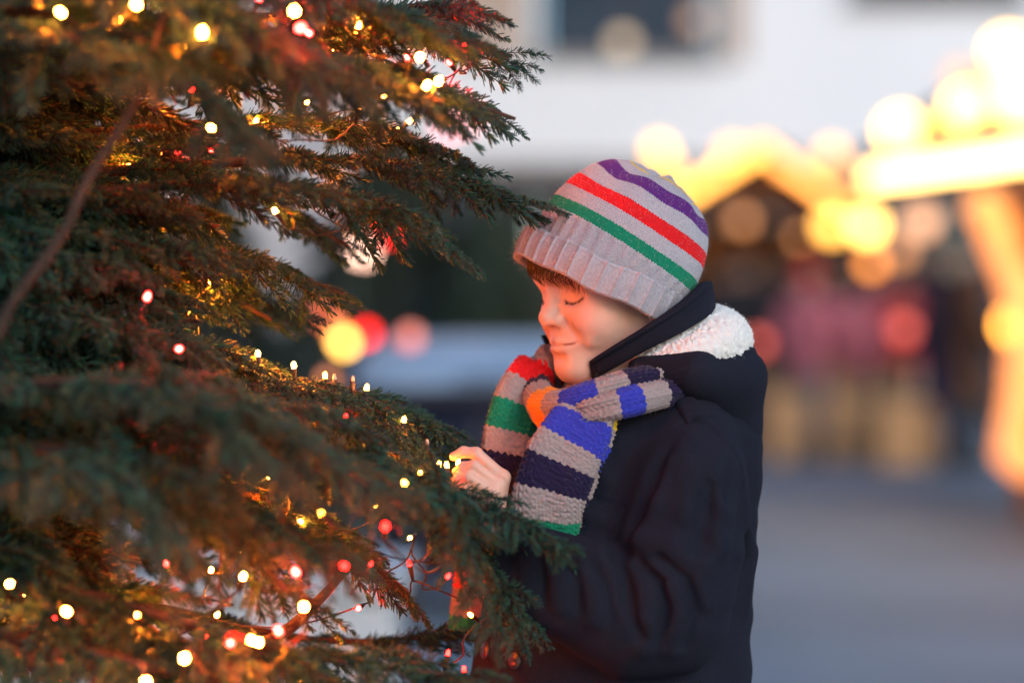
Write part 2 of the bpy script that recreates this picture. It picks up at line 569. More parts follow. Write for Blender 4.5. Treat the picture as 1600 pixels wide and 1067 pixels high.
GL = {}
def garland(name, pts, mats, radius, label, cat='light string', sag=0.0, loc=None, group=None):
    """A cable with bulbs; mats gives one material per bulb point."""
    pts = [Vector(p) for p in pts]
    t = empty(name, loc or pts[0])
    path = []
    for i in range(len(pts) - 1):
        for s in range(6):
            f = s / 6
            q = pts[i].lerp(pts[i + 1], f); q.z += radius * 1.25 - sag * 4 * f * (1 - f); path.append(q)
    path.append(pts[-1] + Vector((0, 0, radius * 1.25)))
    tube('cable', path, 0.008, M_wire, t, 6)
    for q, m in zip(pts, mats):
        r = radius
        if isinstance(m, tuple): m, r = m
        key = (m.name, r)
        if key not in GL:
            me = globe_mesh('bulb', r); me.materials.append(m); GL[key] = me
        o = bpy.data.objects.new('bulb', GL[key]); COL.objects.link(o)
        o.parent = t; o.matrix_parent_inverse = world_of(t).inverted(); o.location = q
    return tag(t, label, cat, group)

# ------------------------------------------------------------------ stall with a small gable (middle distance)
def boards(parent, x0, x1, y0, y1, z0, z1, n, mat, vertical=True, name='board'):
    for k in range(n):
        if vertical:
            a = x0 + (x1 - x0) * k / n; b = x0 + (x1 - x0) * (k + 1) / n
            box(name, (a + .004, y0 - rnd.uniform(0, .006), z0), (b - .004, y1, z1), mat, parent)
        else:
            a = z0 + (z1 - z0) * k / n; b = z0 + (z1 - z0) * (k + 1) / n
            box(name, (x0, y0 - rnd.uniform(0, .006), a + .004), (x1, y1, b - .004), mat, parent)

def gable_stall(name, D, pxc, half, zpeak, zeave, label, counter_mat, goods):
    cx = (pxc - 800) * D / FPX
    t = empty(name, (cx, D + .8, 0))
    x0, x1 = cx - half, cx + half
    boards(t, x0 + .06, x1 - .06, D, D + .03, 0.02, 0.92, 9, counter_mat)
    box('counter', (x0, D - .22, .925), (x1, D + .35, .97), M_wood, t, .008)
    box('back_wall', (x0 + .06, D + 1.55, .02), (x1 - .06, D + 1.6, zeave), M_wood2, t)
    for s in (x0 + .002, x1 - .052):
        box('side_wall', (s, D + .36, .02), (s + .05, D + 1.545, zeave), M_wood, t)
        box('post', (s - .01, D + .04, .972), (s + .07, D + .12, zeave), M_wood, t)
    # roof slopes and front gable
    for s in (-1, 1):
        bm = bmesh.new()
        a = Vector((cx, D - .35, zpeak)); b = Vector((cx + s * (half + .22), D - .35, zeave - .12))
        nrm = Vector((-(b - a).z, 0, (b - a).x)).normalized() * .05
        if nrm.z < 0: nrm = -nrm
        q = [a, b, b + nrm, a + nrm]
        f0 = [bm.verts.new(v) for v in q]; f1 = [bm.verts.new(v + Vector((0, 2.2, 0))) for v in q]
        bm.faces.new(f0); bm.faces.new(f1[::-1])
        for k in range(4): bm.faces.new((f0[k], f1[k], f1[(k + 1) % 4], f0[(k + 1) % 4]))
        bmesh.ops.recalc_face_normals(bm, faces=bm.faces)
        obj('roof', bm, M_roof, t)
    bm = bmesh.new()
    q = [(cx - half + .05, D + .02, zeave - .02), (cx + half - .05, D + .02, zeave - .02), (cx, D + .02, zpeak - .06)]
    f0 = [bm.verts.new(v) for v in q]; f1 = [bm.verts.new((v[0], v[1] + .05, v[2])) for v in q]
    bm.faces.new(f0); bm.faces.new(f1[::-1])
    for k in range(3): bm.faces.new((f0[k], f1[k], f1[(k + 1) % 3], f0[(k + 1) % 3]))
    bmesh.ops.recalc_face_normals(bm, faces=bm.faces)
    obj('gable', bm, M_wood, t)
    # shelves inside
    for z in (1.25, 1.6): box('shelf', (x0 + .12, D + 1.3, z), (x1 - .12, D + 1.545, z + .03), M_wood, t)
    tag(t, label, 'market stall')
    return t, cx

stallA, cxA = gable_stall('market_stall', 22.0, 1190, .95, 2.70, 2.10, 'small wooden market hut with a lit gable behind the boy\'s hat', M_wood2, 3)
D = 21.55
kA = D / FPX
slL = [PX(1040 + (1188 - 1040) * f, 322 + (232 - 322) * f, D) for f in np.linspace(0, 1, 15)]
slR = [PX(1192 + (1335 - 1192) * f, 232 + (335 - 232) * f, D) for f in np.linspace(0, 1, 15)]
garland('light_string', slL, [G_gold if i % 4 else G_warm for i in range(15)], .05, 'string of golden bulbs along the left roof slope of the small hut')
garland('light_string', slR, [G_amber if i % 3 else G_gold for i in range(15)], .05, 'string of golden bulbs along the right roof slope of the small hut')
garland('light_string', [PX(1030, 235, 20), PX(1043, 262, 20), PX(1052, 298, 20)], [G_warm, G_gold, G_gold], .07, 'short hanging string of golden bulbs just above the striped hat')
garland('light_string', [PX(1145, 242, 20.5), PX(1225, 262, 20.5), PX(1300, 243, 20.5)], [(G_gold, .09), (G_amber, .05), (G_gold, .08)], .07, 'loose string of three round bulbs in front of the small hut gable')

def hang_lamp(px, py, Dd, r, mat, label, drop=0.5):
    c = PX(px, py, Dd)
    t = empty('hanging_lamp', c)
    tube('cord', [c + Vector((0, 0, r * 1.2)), c + Vector((0, 0, r * 1.2 + drop))], .006, M_wire, t, 6)
    bm = bmesh.new()
    add_tube(bm, [c + Vector((0, 0, r * 1.35)), c + Vector((0, 0, r * 1.0)), c + Vector((0, 0, r * .7))], [r * .2, r * .35, r * .75], 16)
    obj('shade_cap', bm, M_darkframe, t, True)
    me = globe_mesh('globe', r); o = obj('globe', me, mat, t); 
    o.location = c
    tag(t, label, 'lamp')
    return t
hang_lamp(1300, 352, 20.8, .10, G_warm, 'warm lamp hanging at the right end of the small hut roof', .35)
hang_lamp(1355, 352, 18.5, .10, G_white, 'bright yellow lamp hanging under the left end of the glowing canopy', .35)
hang_lamp(1440, 345, 16.8, .10, glow('lamp_peach', (1.0, .45, .22), .6), 'dim peach lamp hanging under the middle of the glowing canopy', .3)
hang_lamp(972, 66, 24.0, .10, glow('lantern_pale', (1.0, .72, .45), .22), 'pale round lamp hanging before the upper window of the white house', 4.0)
hang_lamp(1085, 32, 24.0, .10, glow('lantern_orange', (1.0, .33, .10), .12), 'dim orange lamp hanging before the right edge of the upper window', 4.0)

# ------------------------------------------------------------------ big stall at the right with a glowing canopy edge
def build_big_stall():
    A = Vector((2.24, 15.0, 0)); a = Vector((.284, -.959, 0)).normalized(); b = Vector((.959, .284, 0)).normalized()
    t = empty('market_stall', A + a * 2.5 + b)
    Mx = Matrix(((a.x, b.x, 0, A.x), (a.y, b.y, 0, A.y), (0, 0, 1, 0), (0, 0, 0, 1)))
    L = 5.2
    strip = glow('canopy_light_strip', (1.0, .56, .16), 3.2)
    bx_ = lambda nm, lo, hi, m, bev=0: box(nm, lo, hi, m, t, bev, Mx)
    bx_('light_strip', (0, -.05, 1.945), (L, -.005, 2.04), strip)
    bx_('eave_beam', (0, 0, 1.92), (L, .09, 2.06), M_wood)
    # roof: two slopes, ridge along the stall
    for y0, y1 in ((-.12, 1.15), (2.42, 1.15)):
        bm = bmesh.new()
        q = [(-.1, y0, 2.065), (L, y0, 2.065), (L, y1, 2.85), (-.1, y1, 2.85)]
        f0 = [bm.verts.new(Mx @ Vector(v)) for v in q]; f1 = [bm.verts.new(Mx @ (Vector(v) + Vector((0, 0, .05)))) for v in q]
        bm.faces.new(f0); bm.faces.new(f1[::-1])
        for k in range(4): bm.faces.new((f0[k], f1[k], f1[(k + 1) % 4], f0[(k + 1) % 4]))
        bmesh.ops.recalc_face_normals(bm, faces=bm.faces)
        obj('roof', bm, M_roof, t)
    # counter wall of boards, set back under the canopy
    n = 22; x0 = 1.45
    for k in range(n):
        u0 = x0 + (L - x0) * k / n; u1 = x0 + (L - x0) * (k + 1) / n
        bx_('board', (u0 + .004, .30 - rnd.uniform(0, .008), .42), (u1 - .004, .34, 1.02), M_wood2)
    bx_('plinth', (x0, .27, .02), (L, .36, .415), M_cream)
    bx_('counter', (x0 - .05, .12, 1.024), (L, .62, 1.07), M_wood2, .008)
    bx_('back_wall', (.9, 2.1, .02), (L, 2.15, 1.95), M_wood2)
    bx_('end_wall', (x0 + .002, .365, .02), (x0 + .05, 2.095, 1.9), M_wood2)
    for u in (x0 + .35, 3.4, 5.1): bx_('post', (u, .02, .02), (u + .09, .11, 1.915), M_wood2)
    for z in (1.3, 1.6): bx_('shelf', (x0 + .1, 1.85, z), (L, 2.095, z + .03), M_wood)
    tag(t, 'large wooden market stall with an orange counter and glowing canopy at the right edge', 'market stall')
build_big_stall()
hang_lamp(1588, 508, 13.2, .09, glow('lamp_orange', (1.0, .36, .03), 3.5), 'orange lamp hanging low before the counter of the large stall', .9)
garland('light_string', [PX(1408, 205, 14.5), PX(1462, 205, 14.3), PX(1512, 172, 14.1), PX(1548, 190, 14.0)],
        [(G_white, .11), (G_gold, .05), (G_white, .12), (G_gold, .09)], .1, 'string of big round bulbs above the left end of the glowing canopy', sag=.02)
garland('light_string', [PX(1576, 82, 13.6), PX(1588, 112, 13.5), PX(1585, 146, 13.4), PX(1600, 176, 13.3), PX(1622, 205, 13.3)],
        [(G_white, .11)] * 5, .1, 'cluster of white hot bulbs hanging high at the right edge')
garland('light_string', [PX(1500, 120, 14.6), PX(1530, 150, 14.6)], [(glow('bulb_dim_pink', (1, .35, .2), .25), .08), (glow('bulb_dim_gold', (1, .6, .1), .5), .08)], .08, 'two dim bulbs hanging left of the white hot cluster')

G_or = glow('bulb_orange', (1.0, .27, .02), 1.3)
G_or2 = glow('added_glow_orange', (1.0, .25, .010), .50)
G_dor = glow('bulb_soft_orange', (1.0, .30, .05), .45)
G_dred = glow('bulb_soft_red', (1.0, .06, .03), .5)
garland('light_string', [PX(1540, 325, 13.4), PX(1556, 352, 13.4), PX(1566, 382, 13.3), PX(1580, 412, 13.3), PX(1590, 440, 13.2), PX(1598, 470, 13.2), PX(1600, 500, 13.1), PX(1602, 535, 13.1), PX(1600, 570, 13.0), PX(1598, 605, 13.0), PX(1594, 640, 12.9), PX(1588, 672, 12.9), PX(1584, 705, 12.9), PX(1604, 722, 12.8)],
        [(G_or2, .10)] * 14, .06, 'string of orange bulbs added down the front of the large stall for its orange glow')  # added bulbs that blur together into the orange glow on the stall front
garland('light_string', [PX(1160, 345, 21.3), PX(1250, 372, 21.0), PX(1362, 412, 17.5), PX(1405, 395, 17.0)], [(G_dor, .07), (G_dor, .05), (G_or, .06), (G_dor, .07)], .06, 'string of soft orange bulbs stretched between the two stalls', sag=.05)
garland('light_string', [PX(1186, 536, 17.5), PX(1412, 515, 17.2)], [(G_dred, .06), (G_dred, .07)], .06, 'pair of dull red bulbs among the crowd', sag=.2)

# ------------------------------------------------------------------ market visitors
M_skin_b = simple('visitor_skin', (0.55, 0.33, 0.25), (0.48, 0.28, 0.2), 0.55, 20)
M_shoe = simple('visitor_shoe', (0.03, 0.025, 0.02), None, 0.6, 20)
def cl(name, c): return simple(name, c, tuple(x * .75 for x in c), 0.85, 12, .2, 90)
VIS = {}
def visitor(px, pyfeet, hgt, yaw, coat, trousers, head, headkind, label, long_coat=False, stride=0.0):
    Dd = CAMH * FPX / (pyfeet - HZ)
    base = Vector(((px - 800) * Dd / FPX, Dd, 0))
    s = hgt / 1.70
    t = empty('person', base, yaw)
    def P(x, y, z): return np.array([x * s, y * s, z * s], np.float32)
    sh, hip = 1.38, .88
    st_ = stride
    hp = [P(0, .09, hip), P(0, -.09, hip)]
    kn = [P(.06 + st_, .10, .48), P(.03 - st_ * .6, -.10, .48)]
    ft = [P(.0 + st_ * 1.3, .10, .085), P(-.02 - st_ * 1.4, -.10, .085)]
    def legs(p, g=0.0):
        d = None
        for i in (0, 1):
            e = smin(s_cap(p, hp[i], kn[i], (.085 + g) * s, (.06 + g) * s), s_cap(p, kn[i], ft[i], (.06 + g) * s, (.042 + g) * s), .02)
            d = e if d is None else smin(d, e, .02)
        return d
    el = [P(-.05, .27, 1.10), P(-.05, -.27, 1.10)]
    wr = [P(.12, .19, .93), P(.12, -.19, .93)]
    def torso(p, g=0.0):
        d = s_ell(p, P(0, 0, 1.15), np.array([.125 + g, .175 + g, .34 + g], np.float32) * s)
        d = smin(d, s_ell(p, P(0, 0, .92), np.array([.12 + g, .16 + g, .16], np.float32) * s), .06)
        for i in (0, 1):
            q = P(0, .155 if i == 0 else -.155, sh)
            d = smin(d, s_cap(p, q, el[i], (.062 + g) * s, (.05 + g) * s), .03)
            d = smin(d, s_cap(p, el[i], wr[i], (.05 + g) * s, (.04 + g) * s), .02)
        return d
    def headf(p):
        d = s_ell(p, P(.005, 0, 1.60), np.array([.098, .077, .115]) * s)
        d = smin(d, s_ell(p, P(.035, 0, 1.545), np.array([.055, .055, .065]) * s), .03)
        d = smin(d, s_cap(p, P(.10, 0, 1.60), P(.118, 0, 1.575), .008 * s, .013 * s), .015)
        for q in (.078, -.078): d = smin(d, s_ell(p, P(-.005, q, 1.585), np.array([.018, .01, .03]) * s), .008)
        return smin(d, s_cap(p, P(-.01, 0, 1.52), P(-.02, 0, 1.38), .052 * s, .06 * s), .03)
    body = lambda p: smin(smin(torso(p), legs(p), .04), headf(p), .03)
    lo, hi = np.array([-.4, -.42, 0.03]) * s, np.array([.5, .42, 1.76]) * s
    v, f = sdf_mesh(body, lo, hi, .016, 1)
    obj('body', smooth_me(mesh_np('body', v, f)), M_skin_b, t, keep=False)
    zc = .52 if long_coat else .78
    def coatf(p):
        d = torso(p, .022)
        d = smin(d, s_cap(p, P(0, 0, 1.0), P(0, 0, zc), .15 * s, (.19 if long_coat else .165) * s) , .05)
        d = smin(d, s_cap(p, P(-.015, 0, 1.42), P(-.015, 0, 1.47), .085 * s, .075 * s), .03)
        d = smax(d, (zc * s) - p[:, 2], .01)
        return smax(d, p[:, 2] - 1.485 * s, .008)
    v, f = sdf_mesh(coatf, lo, hi, .016, 1)
    obj('coat', smooth_me(mesh_np('coat', v, f)), coat, t, keep=False)
    v, f = sdf_mesh(lambda p: smax(legs(p, .014), p[:, 2] - .9 * s, .02), lo, hi, .014, 1)
    obj('trousers', smooth_me(mesh_np('trousers', v, f)), trousers, t, keep=False)
    for i in (0, 1):
        q = ft[i]
        v, f = sdf_mesh(lambda p: smax(smin(s_ell(p, q + P(.05, 0, -.045), np.array([.13, .048, .05]) * s), s_cap(p, q + P(-.02, 0, -.03), q + P(-.02, 0, .05), .05 * s, .05 * s), .02), .004 - p[:, 2], .004), q - .2, q + .2, .012, 1)
        obj('shoe', smooth_me(mesh_np('shoe', v, f)), M_shoe, t, keep=False)
    if headkind == 'hat':
        def hatf(p):
            d = s_ell(p, P(-.005, 0, 1.635), np.array([.115, .094, .115]) * s)
            d = smax(d, 1.60 * s - p[:, 2] - .12 * p[:, 0], .008)
            d = smin(d, np.abs(s_cap(p, P(0, 0, 1.63), P(0, 0, 1.631), .1 * s, .1 * s)) + .02, .02)
            return smin(d, s_sphere(p, P(-.01, 0, 1.765), .032 * s), .015)
        v, f = sdf_mesh(hatf, lo, hi + .1, .012, 1)
        obj('knit_hat', smooth_me(mesh_np('knit_hat', v, f)), head, t, keep=False)
    else:
        def hairf(p):
            d = s_ell(p, P(-.012, 0, 1.625), np.array([.106, .09, .112]) * s)
            if headkind == 'long': d = smin(d, s_ell(p, P(-.05, 0, 1.53), np.array([.06, .085, .13]) * s), .04)
            e = s_ell(p, P(.07, 0, 1.56), np.array([.07, .075, .11]) * s)
            return smax(d, -e, .012)
        v, f = sdf_mesh(hairf, lo, hi + .05, .012, 1)
        obj('hair', smooth_me(mesh_np('hair', v, f)), head, t, keep=False)
    tag(t, label, 'person', 'people at the market')

K = {k: cl(k, c) for k, c in dict(coat_black=(.006, .005, .008), coat_navy=(.018, .018, .05), coat_pink=(.55, .14, .18), coat_red=(.35, .03, .03), coat_brown=(.12, .045, .02),
     coat_rose=(.42, .10, .13), jeans=(.035, .05, .16), trouser_black=(.015, .014, .018), trouser_beige=(.36, .24, .15), hat_red=(.8, .02, .03), hat_dark=(.02, .018, .025), hair_brown=(.06, .03, .015), hair_dark=(.02, .013, .01), trouser_grey=(.2, .2, .22)).items()}
visitor(1138, 700, 1.70, R(80), K['coat_black'], K['trouser_black'], K['hair_dark'], 'hair', 'person in a black coat right behind the striped hat')
visitor(1200, 712, 1.62, R(100), K['coat_black'], K['trouser_beige'], K['hair_brown'], 'long', 'long-haired person in a black coat beside the boy\'s hood')
visitor(1262, 722, 1.52, R(60), K['coat_pink'], K['trouser_grey'], K['hat_red'], 'hat', 'person in a pink coat and bright red bobble hat')
visitor(1335, 715, 1.50, R(120), K['coat_rose'], K['trouser_beige'], K['hair_brown'], 'hair', 'person in a rose coat between the pink coat and the red coat')
visitor(1408, 712, 1.58, R(90), K['coat_red'], K['trouser_beige'], K['hair_dark'], 'hair', 'person in a dark red coat next to the tall dark figures')
visitor(1468, 728, 1.72, R(200), K['coat_navy'], K['jeans'], K['hair_dark'], 'hair', 'tall person in a navy coat and blue jeans')
visitor(1515, 732, 1.74, R(15), K['coat_brown'], K['trouser_black'], K['hat_dark'], 'hat', 'tall person in a brown coat and dark hat by the large stall', True, .05)

visitor(1165, 690, 1.74, R(260), K['coat_navy'], K['trouser_black'], K['hat_dark'], 'hat', 'person in a navy coat and dark hat in the back row beside the hut post')
visitor(1238, 692, 1.78, R(100), K['coat_black'], K['trouser_black'], K['hair_dark'], 'hair', 'tall person in black behind the red bobble hat')
visitor(1300, 694, 1.76, R(80), K['coat_black'], K['trouser_black'], K['hat_dark'], 'hat', 'person in black with a dark hat behind the rose coat')
visitor(1372, 696, 1.72, R(60), K['coat_navy'], K['trouser_black'], K['hair_brown'], 'hair', 'brown-haired person in navy behind the dark red coat')
visitor(1436, 700, 1.72, R(130), K['coat_black'], K['trouser_black'], K['hair_dark'], 'long', 'long-haired person in black beside the blue jeans')
def crate(px, pyfoot, w, h, mat, label):
    Dd = CAMH * FPX / (pyfoot - HZ); c = PX(px, pyfoot, Dd)
    t = empty('crate', (c.x, Dd + w / 2, 0))
    for s in (0, 1):
        for k in range(3):
            z = .01 + h * k / 3
            box('slat', (c.x - w / 2, Dd + s * w * .8, z), (c.x + w / 2, Dd + s * w * .8 + .02, z + h / 3 - .02), mat, t)
            box('slat', (c.x - w / 2 + .001 + s * (w - .022), Dd + .022, z), (c.x - w / 2 + .021 + s * (w - .022), Dd + w * .8 - .002, z + h / 3 - .02), mat, t)
    box('base', (c.x - w / 2 + .022, Dd + .022, .012), (c.x + w / 2 - .022, Dd + w * .8 - .002, .03), mat, t)
    tag(t, label, 'crate', 'wooden crates standing before the stalls')
M_crate = simple('crate_wood', (.75, .42, .20), (.60, .32, .14), .75, 10)
crate(1262, 722, .55, .55, M_crate, 'low wooden crate at the feet of the person in pink')
crate(1345, 724, .55, .50, M_crate, 'low wooden crate at the feet of the person in the rose coat')
crate(1425, 730, .46, .5, M_crate, 'low wooden crate left of the person in blue jeans')

# ------------------------------------------------------------------ decorated fir further back, left of the boy
def far_fir(px, Dd, H, rad, label, mat, seed):
    rr = np.random.RandomState(seed)
    bx0 = (px - 800) * Dd / FPX
    t = empty('fir_tree', (bx0, Dd, 0))
    tube('trunk', [(bx0, Dd, 0), (bx0 + .02, Dd, H * .5), (bx0, Dd, H * .97)], [.09, .06, .015], simple('far_bark', (.09, .05, .03), None, .9, 20), t, 10)
    V = []; F = []
    n = 5200
    for i in range(n):
        z = .25 + (H - .3) * (rr.rand() ** 1.25)
        layer = (z * 3.2) % 1.0
        r = rad * (1 - z / H) ** .85 * (.45 + .62 * rr.rand() ** .6) * (1.12 - .35 * layer)
        a = rr.rand() * 6.2832
        c = np.array([bx0 + r * math.cos(a), Dd + r * math.sin(a), z - .18 * r])
        d = np.array([math.cos(a), math.sin(a), -.35 + .3 * rr.randn()]); d /= np.linalg.norm(d)
        s = np.cross(d, [0, 0, 1]); s /= np.linalg.norm(s)
        u = np.cross(s, d)
        Ln = .10 + .12 * rr.rand(); w = .022
        k = len(V)
        V += [c - d * Ln * .4, c + s * w + u * .01, c - s * w + u * .01, c - u * .012, c + d * Ln * .6]
        F += [(k, k + 1, k + 2), (k, k + 2, k + 3), (k, k + 3, k + 1), (k + 4, k + 2, k + 1), (k + 4, k + 3, k + 2), (k + 4, k + 1, k + 3)]
    o = obj('crown', mesh_np('crown', np.array(V), np.array(F)), mat, t)
    tag(t, label, 'tree')
M_farfir = simple('far_needles', (.035, .06, .04), (.015, .03, .018), .6, 3)
far_fir(610, 13.2, 2.2, 1.15, 'dark fir tree behind the waste container, hung with coloured bulbs', M_farfir, 3)
far_fir(770, 12.6, 1.75, .8, 'low broad dark fir right behind the waste container lid', M_farfir, 8)
far_fir(330, 14.6, 2.1, .8, 'dark fir tree before the pale house, half hidden by the lit branches', M_farfir, 5)
garland('light_string', [PX(566, 392, 11.5), PX(604, 360, 11.5), PX(512, 492, 11.4), PX(530, 523, 11.3), PX(538, 536, 11.2), PX(572, 522, 11.3)],
        [(glow('bulb_peach', (1, .55, .40), 3.0), .042), (G_red, .035), (glow('bulb_orange_red', (1, .10, .015), 1.0), .04), (G_amber, .03), (glow('bulb_yellow', (1, .5, .08), 3.5), .032), (G_red, .03)], .04,
        'string of peach, red and yellow bulbs on the far fir tree', loc=PX(566, 392, 11.5))
garland('light_string', [PX(728, 185, 12.0), PX(700, 200, 12.0)], [(glow('bulb_pale_pink', (1, .30, .36), 1.2), .045), (G_pink, .035)], .04, 'pair of pale pink bulbs behind the upper branch tips')
garland('light_string', [PX(512, 594, 8.2), PX(640, 527, 8.4)], [(glow('bulb_dim_orange', (1, .2, .03), .6), .02), (glow('bulb_dim_red', (1, .05, .03), .4), .035)], .03, 'dim orange and red bulbs in front of the waste container')
garland('light_string', [PX(300, 232, 12), PX(245, 228, 12), PX(240, 592, 12)], [(glow('bulb_red_orange', (1, .14, .03), 2.0), .04), (glow('bulb_scarlet', (1, .05, .02), 2.0), .04), (G_amber, .04)], .04, 'red and orange bulbs glimpsed between the dark inner branches')

# ================================================================== the lit fir tree in the foreground
def needle_material():
    m, nt, p = mat_new('fir_needles')
    at = N(nt, 'ShaderNodeAttribute', attribute_name='tint')
    oi = N(nt, 'ShaderNodeObjectInfo')
    hs = N(nt, 'ShaderNodeHueSaturation')
    nt.links.new(at.outputs['Color'], hs.inputs['Color'])
    nt.links.new(mth(nt, 'MULTIPLY_ADD', oi.outputs['Random'], 0.5, 0.75), hs.inputs['Value'])
    nt.links.new(mth(nt, 'MULTIPLY_ADD', oi.outputs['Random'], 0.03, 0.485), hs.inputs['Hue'])
    nt.links.new(hs.outputs[0], p.inputs['Base Color'])
    p.inputs['Roughness'].default_value = 0.42
    p.inputs['Specular IOR Level'].default_value = 0.22
    p.inputs['Subsurface Weight'].default_value = 0.0
    return m
M_needle = needle_material()
M_bark = simple('fir_bark', (0.07, 0.032, 0.018), (0.03, 0.015, 0.009), 0.9, 40, 0.6, 150)

def make_spray(seed, L=0.26, lat=2, dens=680.0):
    """One fir spray along +X: leader with pairs of side shoots, every needle its own little spindle."""
    rr = np.random.RandomState(seed)
    shoots = []
    n = 10
    ts = np.linspace(0, 1, n)
    bend = rr.uniform(.02, .06); side = rr.uniform(-.03, .03)
    lead = np.stack([ts * L, side * ts ** 2, bend * .4 * ts - bend * ts ** 2], 1)
    shoots.append((lead, .0026, .0012))
    for k in range(lat):
        f = .14 + .66 * (k + rr.uniform(-.1, .2)) / lat
        for s in (-1, 1):
            if rr.rand() < .08: continue
            b = np.array([np.interp(f, ts, lead[:, i]) for i in range(3)])
            Ls = L * (.52 * (1 - f) + .17) * rr.uniform(.8, 1.15)
            a = R(rr.uniform(38, 55)); dz = rr.uniform(-.05, .12)
            d0 = np.array([math.cos(a), s * math.sin(a), dz])
            u = np.linspace(0, 1, 7)
            q = b + d0 * (u * Ls)[:, None] + np.array([.18 * Ls, -s * .10 * Ls, -.22 * Ls]) * (u ** 2)[:, None]
            shoots.append((q, .0018, .0009))
            if Ls > .30:
                for s2 in (-1, 1):
                    if rr.rand() < .35: continue
                    f2 = rr.uniform(.35, .6); b2 = np.array([np.interp(f2, u, q[:, i]) for i in range(3)])
                    a2 = math.atan2(d0[1], d0[0]) + s2 * R(rr.uniform(35, 50)); L2 = Ls * rr.uniform(.3, .45)
                    q2 = b2 + np.array([math.cos(a2), math.sin(a2), rr.uniform(-.1, .1)]) * (u * L2)[:, None] + np.array([0, 0, -.18 * L2]) * (u ** 2)[:, None]
                    shoots.append((q2, .0014, .0008))
    V = []; C = []; F = []; FM = []
    nv = 0
    for q, r0, r1 in shoots:
        seg = np.sqrt(((q[1:] - q[:-1]) ** 2).sum(1)); cum = np.concatenate([[0], np.cumsum(seg)]); tot = cum[-1]
        # woody stem, four sided
        ring = []
        for i in range(len(q)):
            t = q[min(i + 1, len(q) - 1)] - q[max(i - 1, 0)]; t /= np.linalg.norm(t)
            sv = np.cross(t, [0, 0, 1]); sv /= np.linalg.norm(sv); nvv = np.cross(sv, t)
            rad = r0 + (r1 - r0) * i / (len(q) - 1)
            for a in range(4):
                V.append(q[i] + (sv * math.cos(a * 1.5708) + nvv * math.sin(a * 1.5708)) * rad); C.append((.09, .05, .03))
        for i in range(len(q) - 1):
            for a in range(4):
                A = nv + i * 4 + a; B = nv + i * 4 + (a + 1) % 4
                F += [(A, B, B + 4), (A, B + 4, A + 4)]; FM += [1, 1]
        nv = len(V)
        m = int(tot * dens)
        s = np.sort(rr.rand(m)) * tot
        s[-8:] = tot - rr.rand(8) * .006
        P = np.stack([np.interp(s, cum, q[:, i]) for i in range(3)], 1)
        j = np.clip(np.searchsorted(cum, s) - 1, 0, len(q) - 2)
        T = (q[j + 1] - q[j]) / seg[j][:, None]
        S = np.cross(T, np.array([0, 0, 1.])); S /= np.linalg.norm(S, axis=1)[:, None]; U = np.cross(S, T)
        az = rr.uniform(-1, 1, m); az = np.sign(az) * (np.abs(az) ** .8) * R(150)      # 0 is up; the underside stays thin
        out = S * np.sin(az)[:, None] + U * np.cos(az)[:, None]
        frac = s / tot
        ang = R(62) - R(30) * frac ** 3 + rr.randn(m) * R(9)
        Dn = T * np.cos(ang)[:, None] + out * np.sin(ang)[:, None]
        ln = rr.uniform(.025, .036, m) * (1 - .25 * frac ** 4) * np.where(np.abs(az) < R(50), .8, 1.0)
        W = np.cross(Dn, out); W /= np.maximum(np.linalg.norm(W, axis=1), 1e-6)[:, None]
        H = np.cross(W, Dn)
        w = .0018; h = .0011
        Dn2 = Dn + T * .22 - np.array([0, 0, .16]); Dn2 /= np.linalg.norm(Dn2, axis=1)[:, None]
        m1 = P + Dn * (ln * .30)[:, None]; m2 = m1 + (Dn + Dn2) * (ln * .27)[:, None]; tip = m2 + Dn2 * (ln * .16)[:, None]
        vv = np.stack([P, m1 + W * w + H * h * .3, m1 - W * w + H * h * .3, m1 - H * h, m2 + W * w * .92 + H * h * .3, m2 - W * w * .92 + H * h * .3, m2 - H * h, tip], 1).reshape(-1, 3)
        base = np.stack([rr.uniform(.013, .024, m), rr.uniform(.038, .068, m), rr.uniform(.028, .047, m)], 1)
        old = rr.rand(m) < .03
        base[old] = np.array([.10, .07, .03])
        cc = np.repeat(base[:, None, :], 8, 1)
        cc[:, 4:] *= 1.15; cc[:, 0] *= .8; cc[:, 3] *= 1.25; cc[:, 6] *= 1.25
        k0 = nv + np.arange(m) * 8
        tri = ((0, 1, 2), (0, 2, 3), (0, 3, 1), (1, 4, 5), (1, 5, 2), (2, 5, 6), (2, 6, 3), (3, 6, 4), (3, 4, 1), (7, 5, 4), (7, 6, 5), (7, 4, 6))
        ff = np.stack([np.stack([k0 + a, k0 + b, k0 + c], 1) for a, b, c in tri], 1).reshape(-1, 3)
        V += list(vv); C += list(cc.reshape(-1, 3)); F += [tuple(x) for x in ff]; FM += [0] * len(ff)
        nv = len(V)
    me = mesh_np('twig', np.array(V), np.array(F), col=np.array(C))
    me.materials.append(M_needle); me.materials.append(M_bark)
    me.polygons.foreach_set('material_index', np.array(FM, np.int32))
    return me

SPRAYS = [make_spray(11 + i) for i in range(8)] + [make_spray(31 + i, L=.18, lat=1) for i in range(3)]

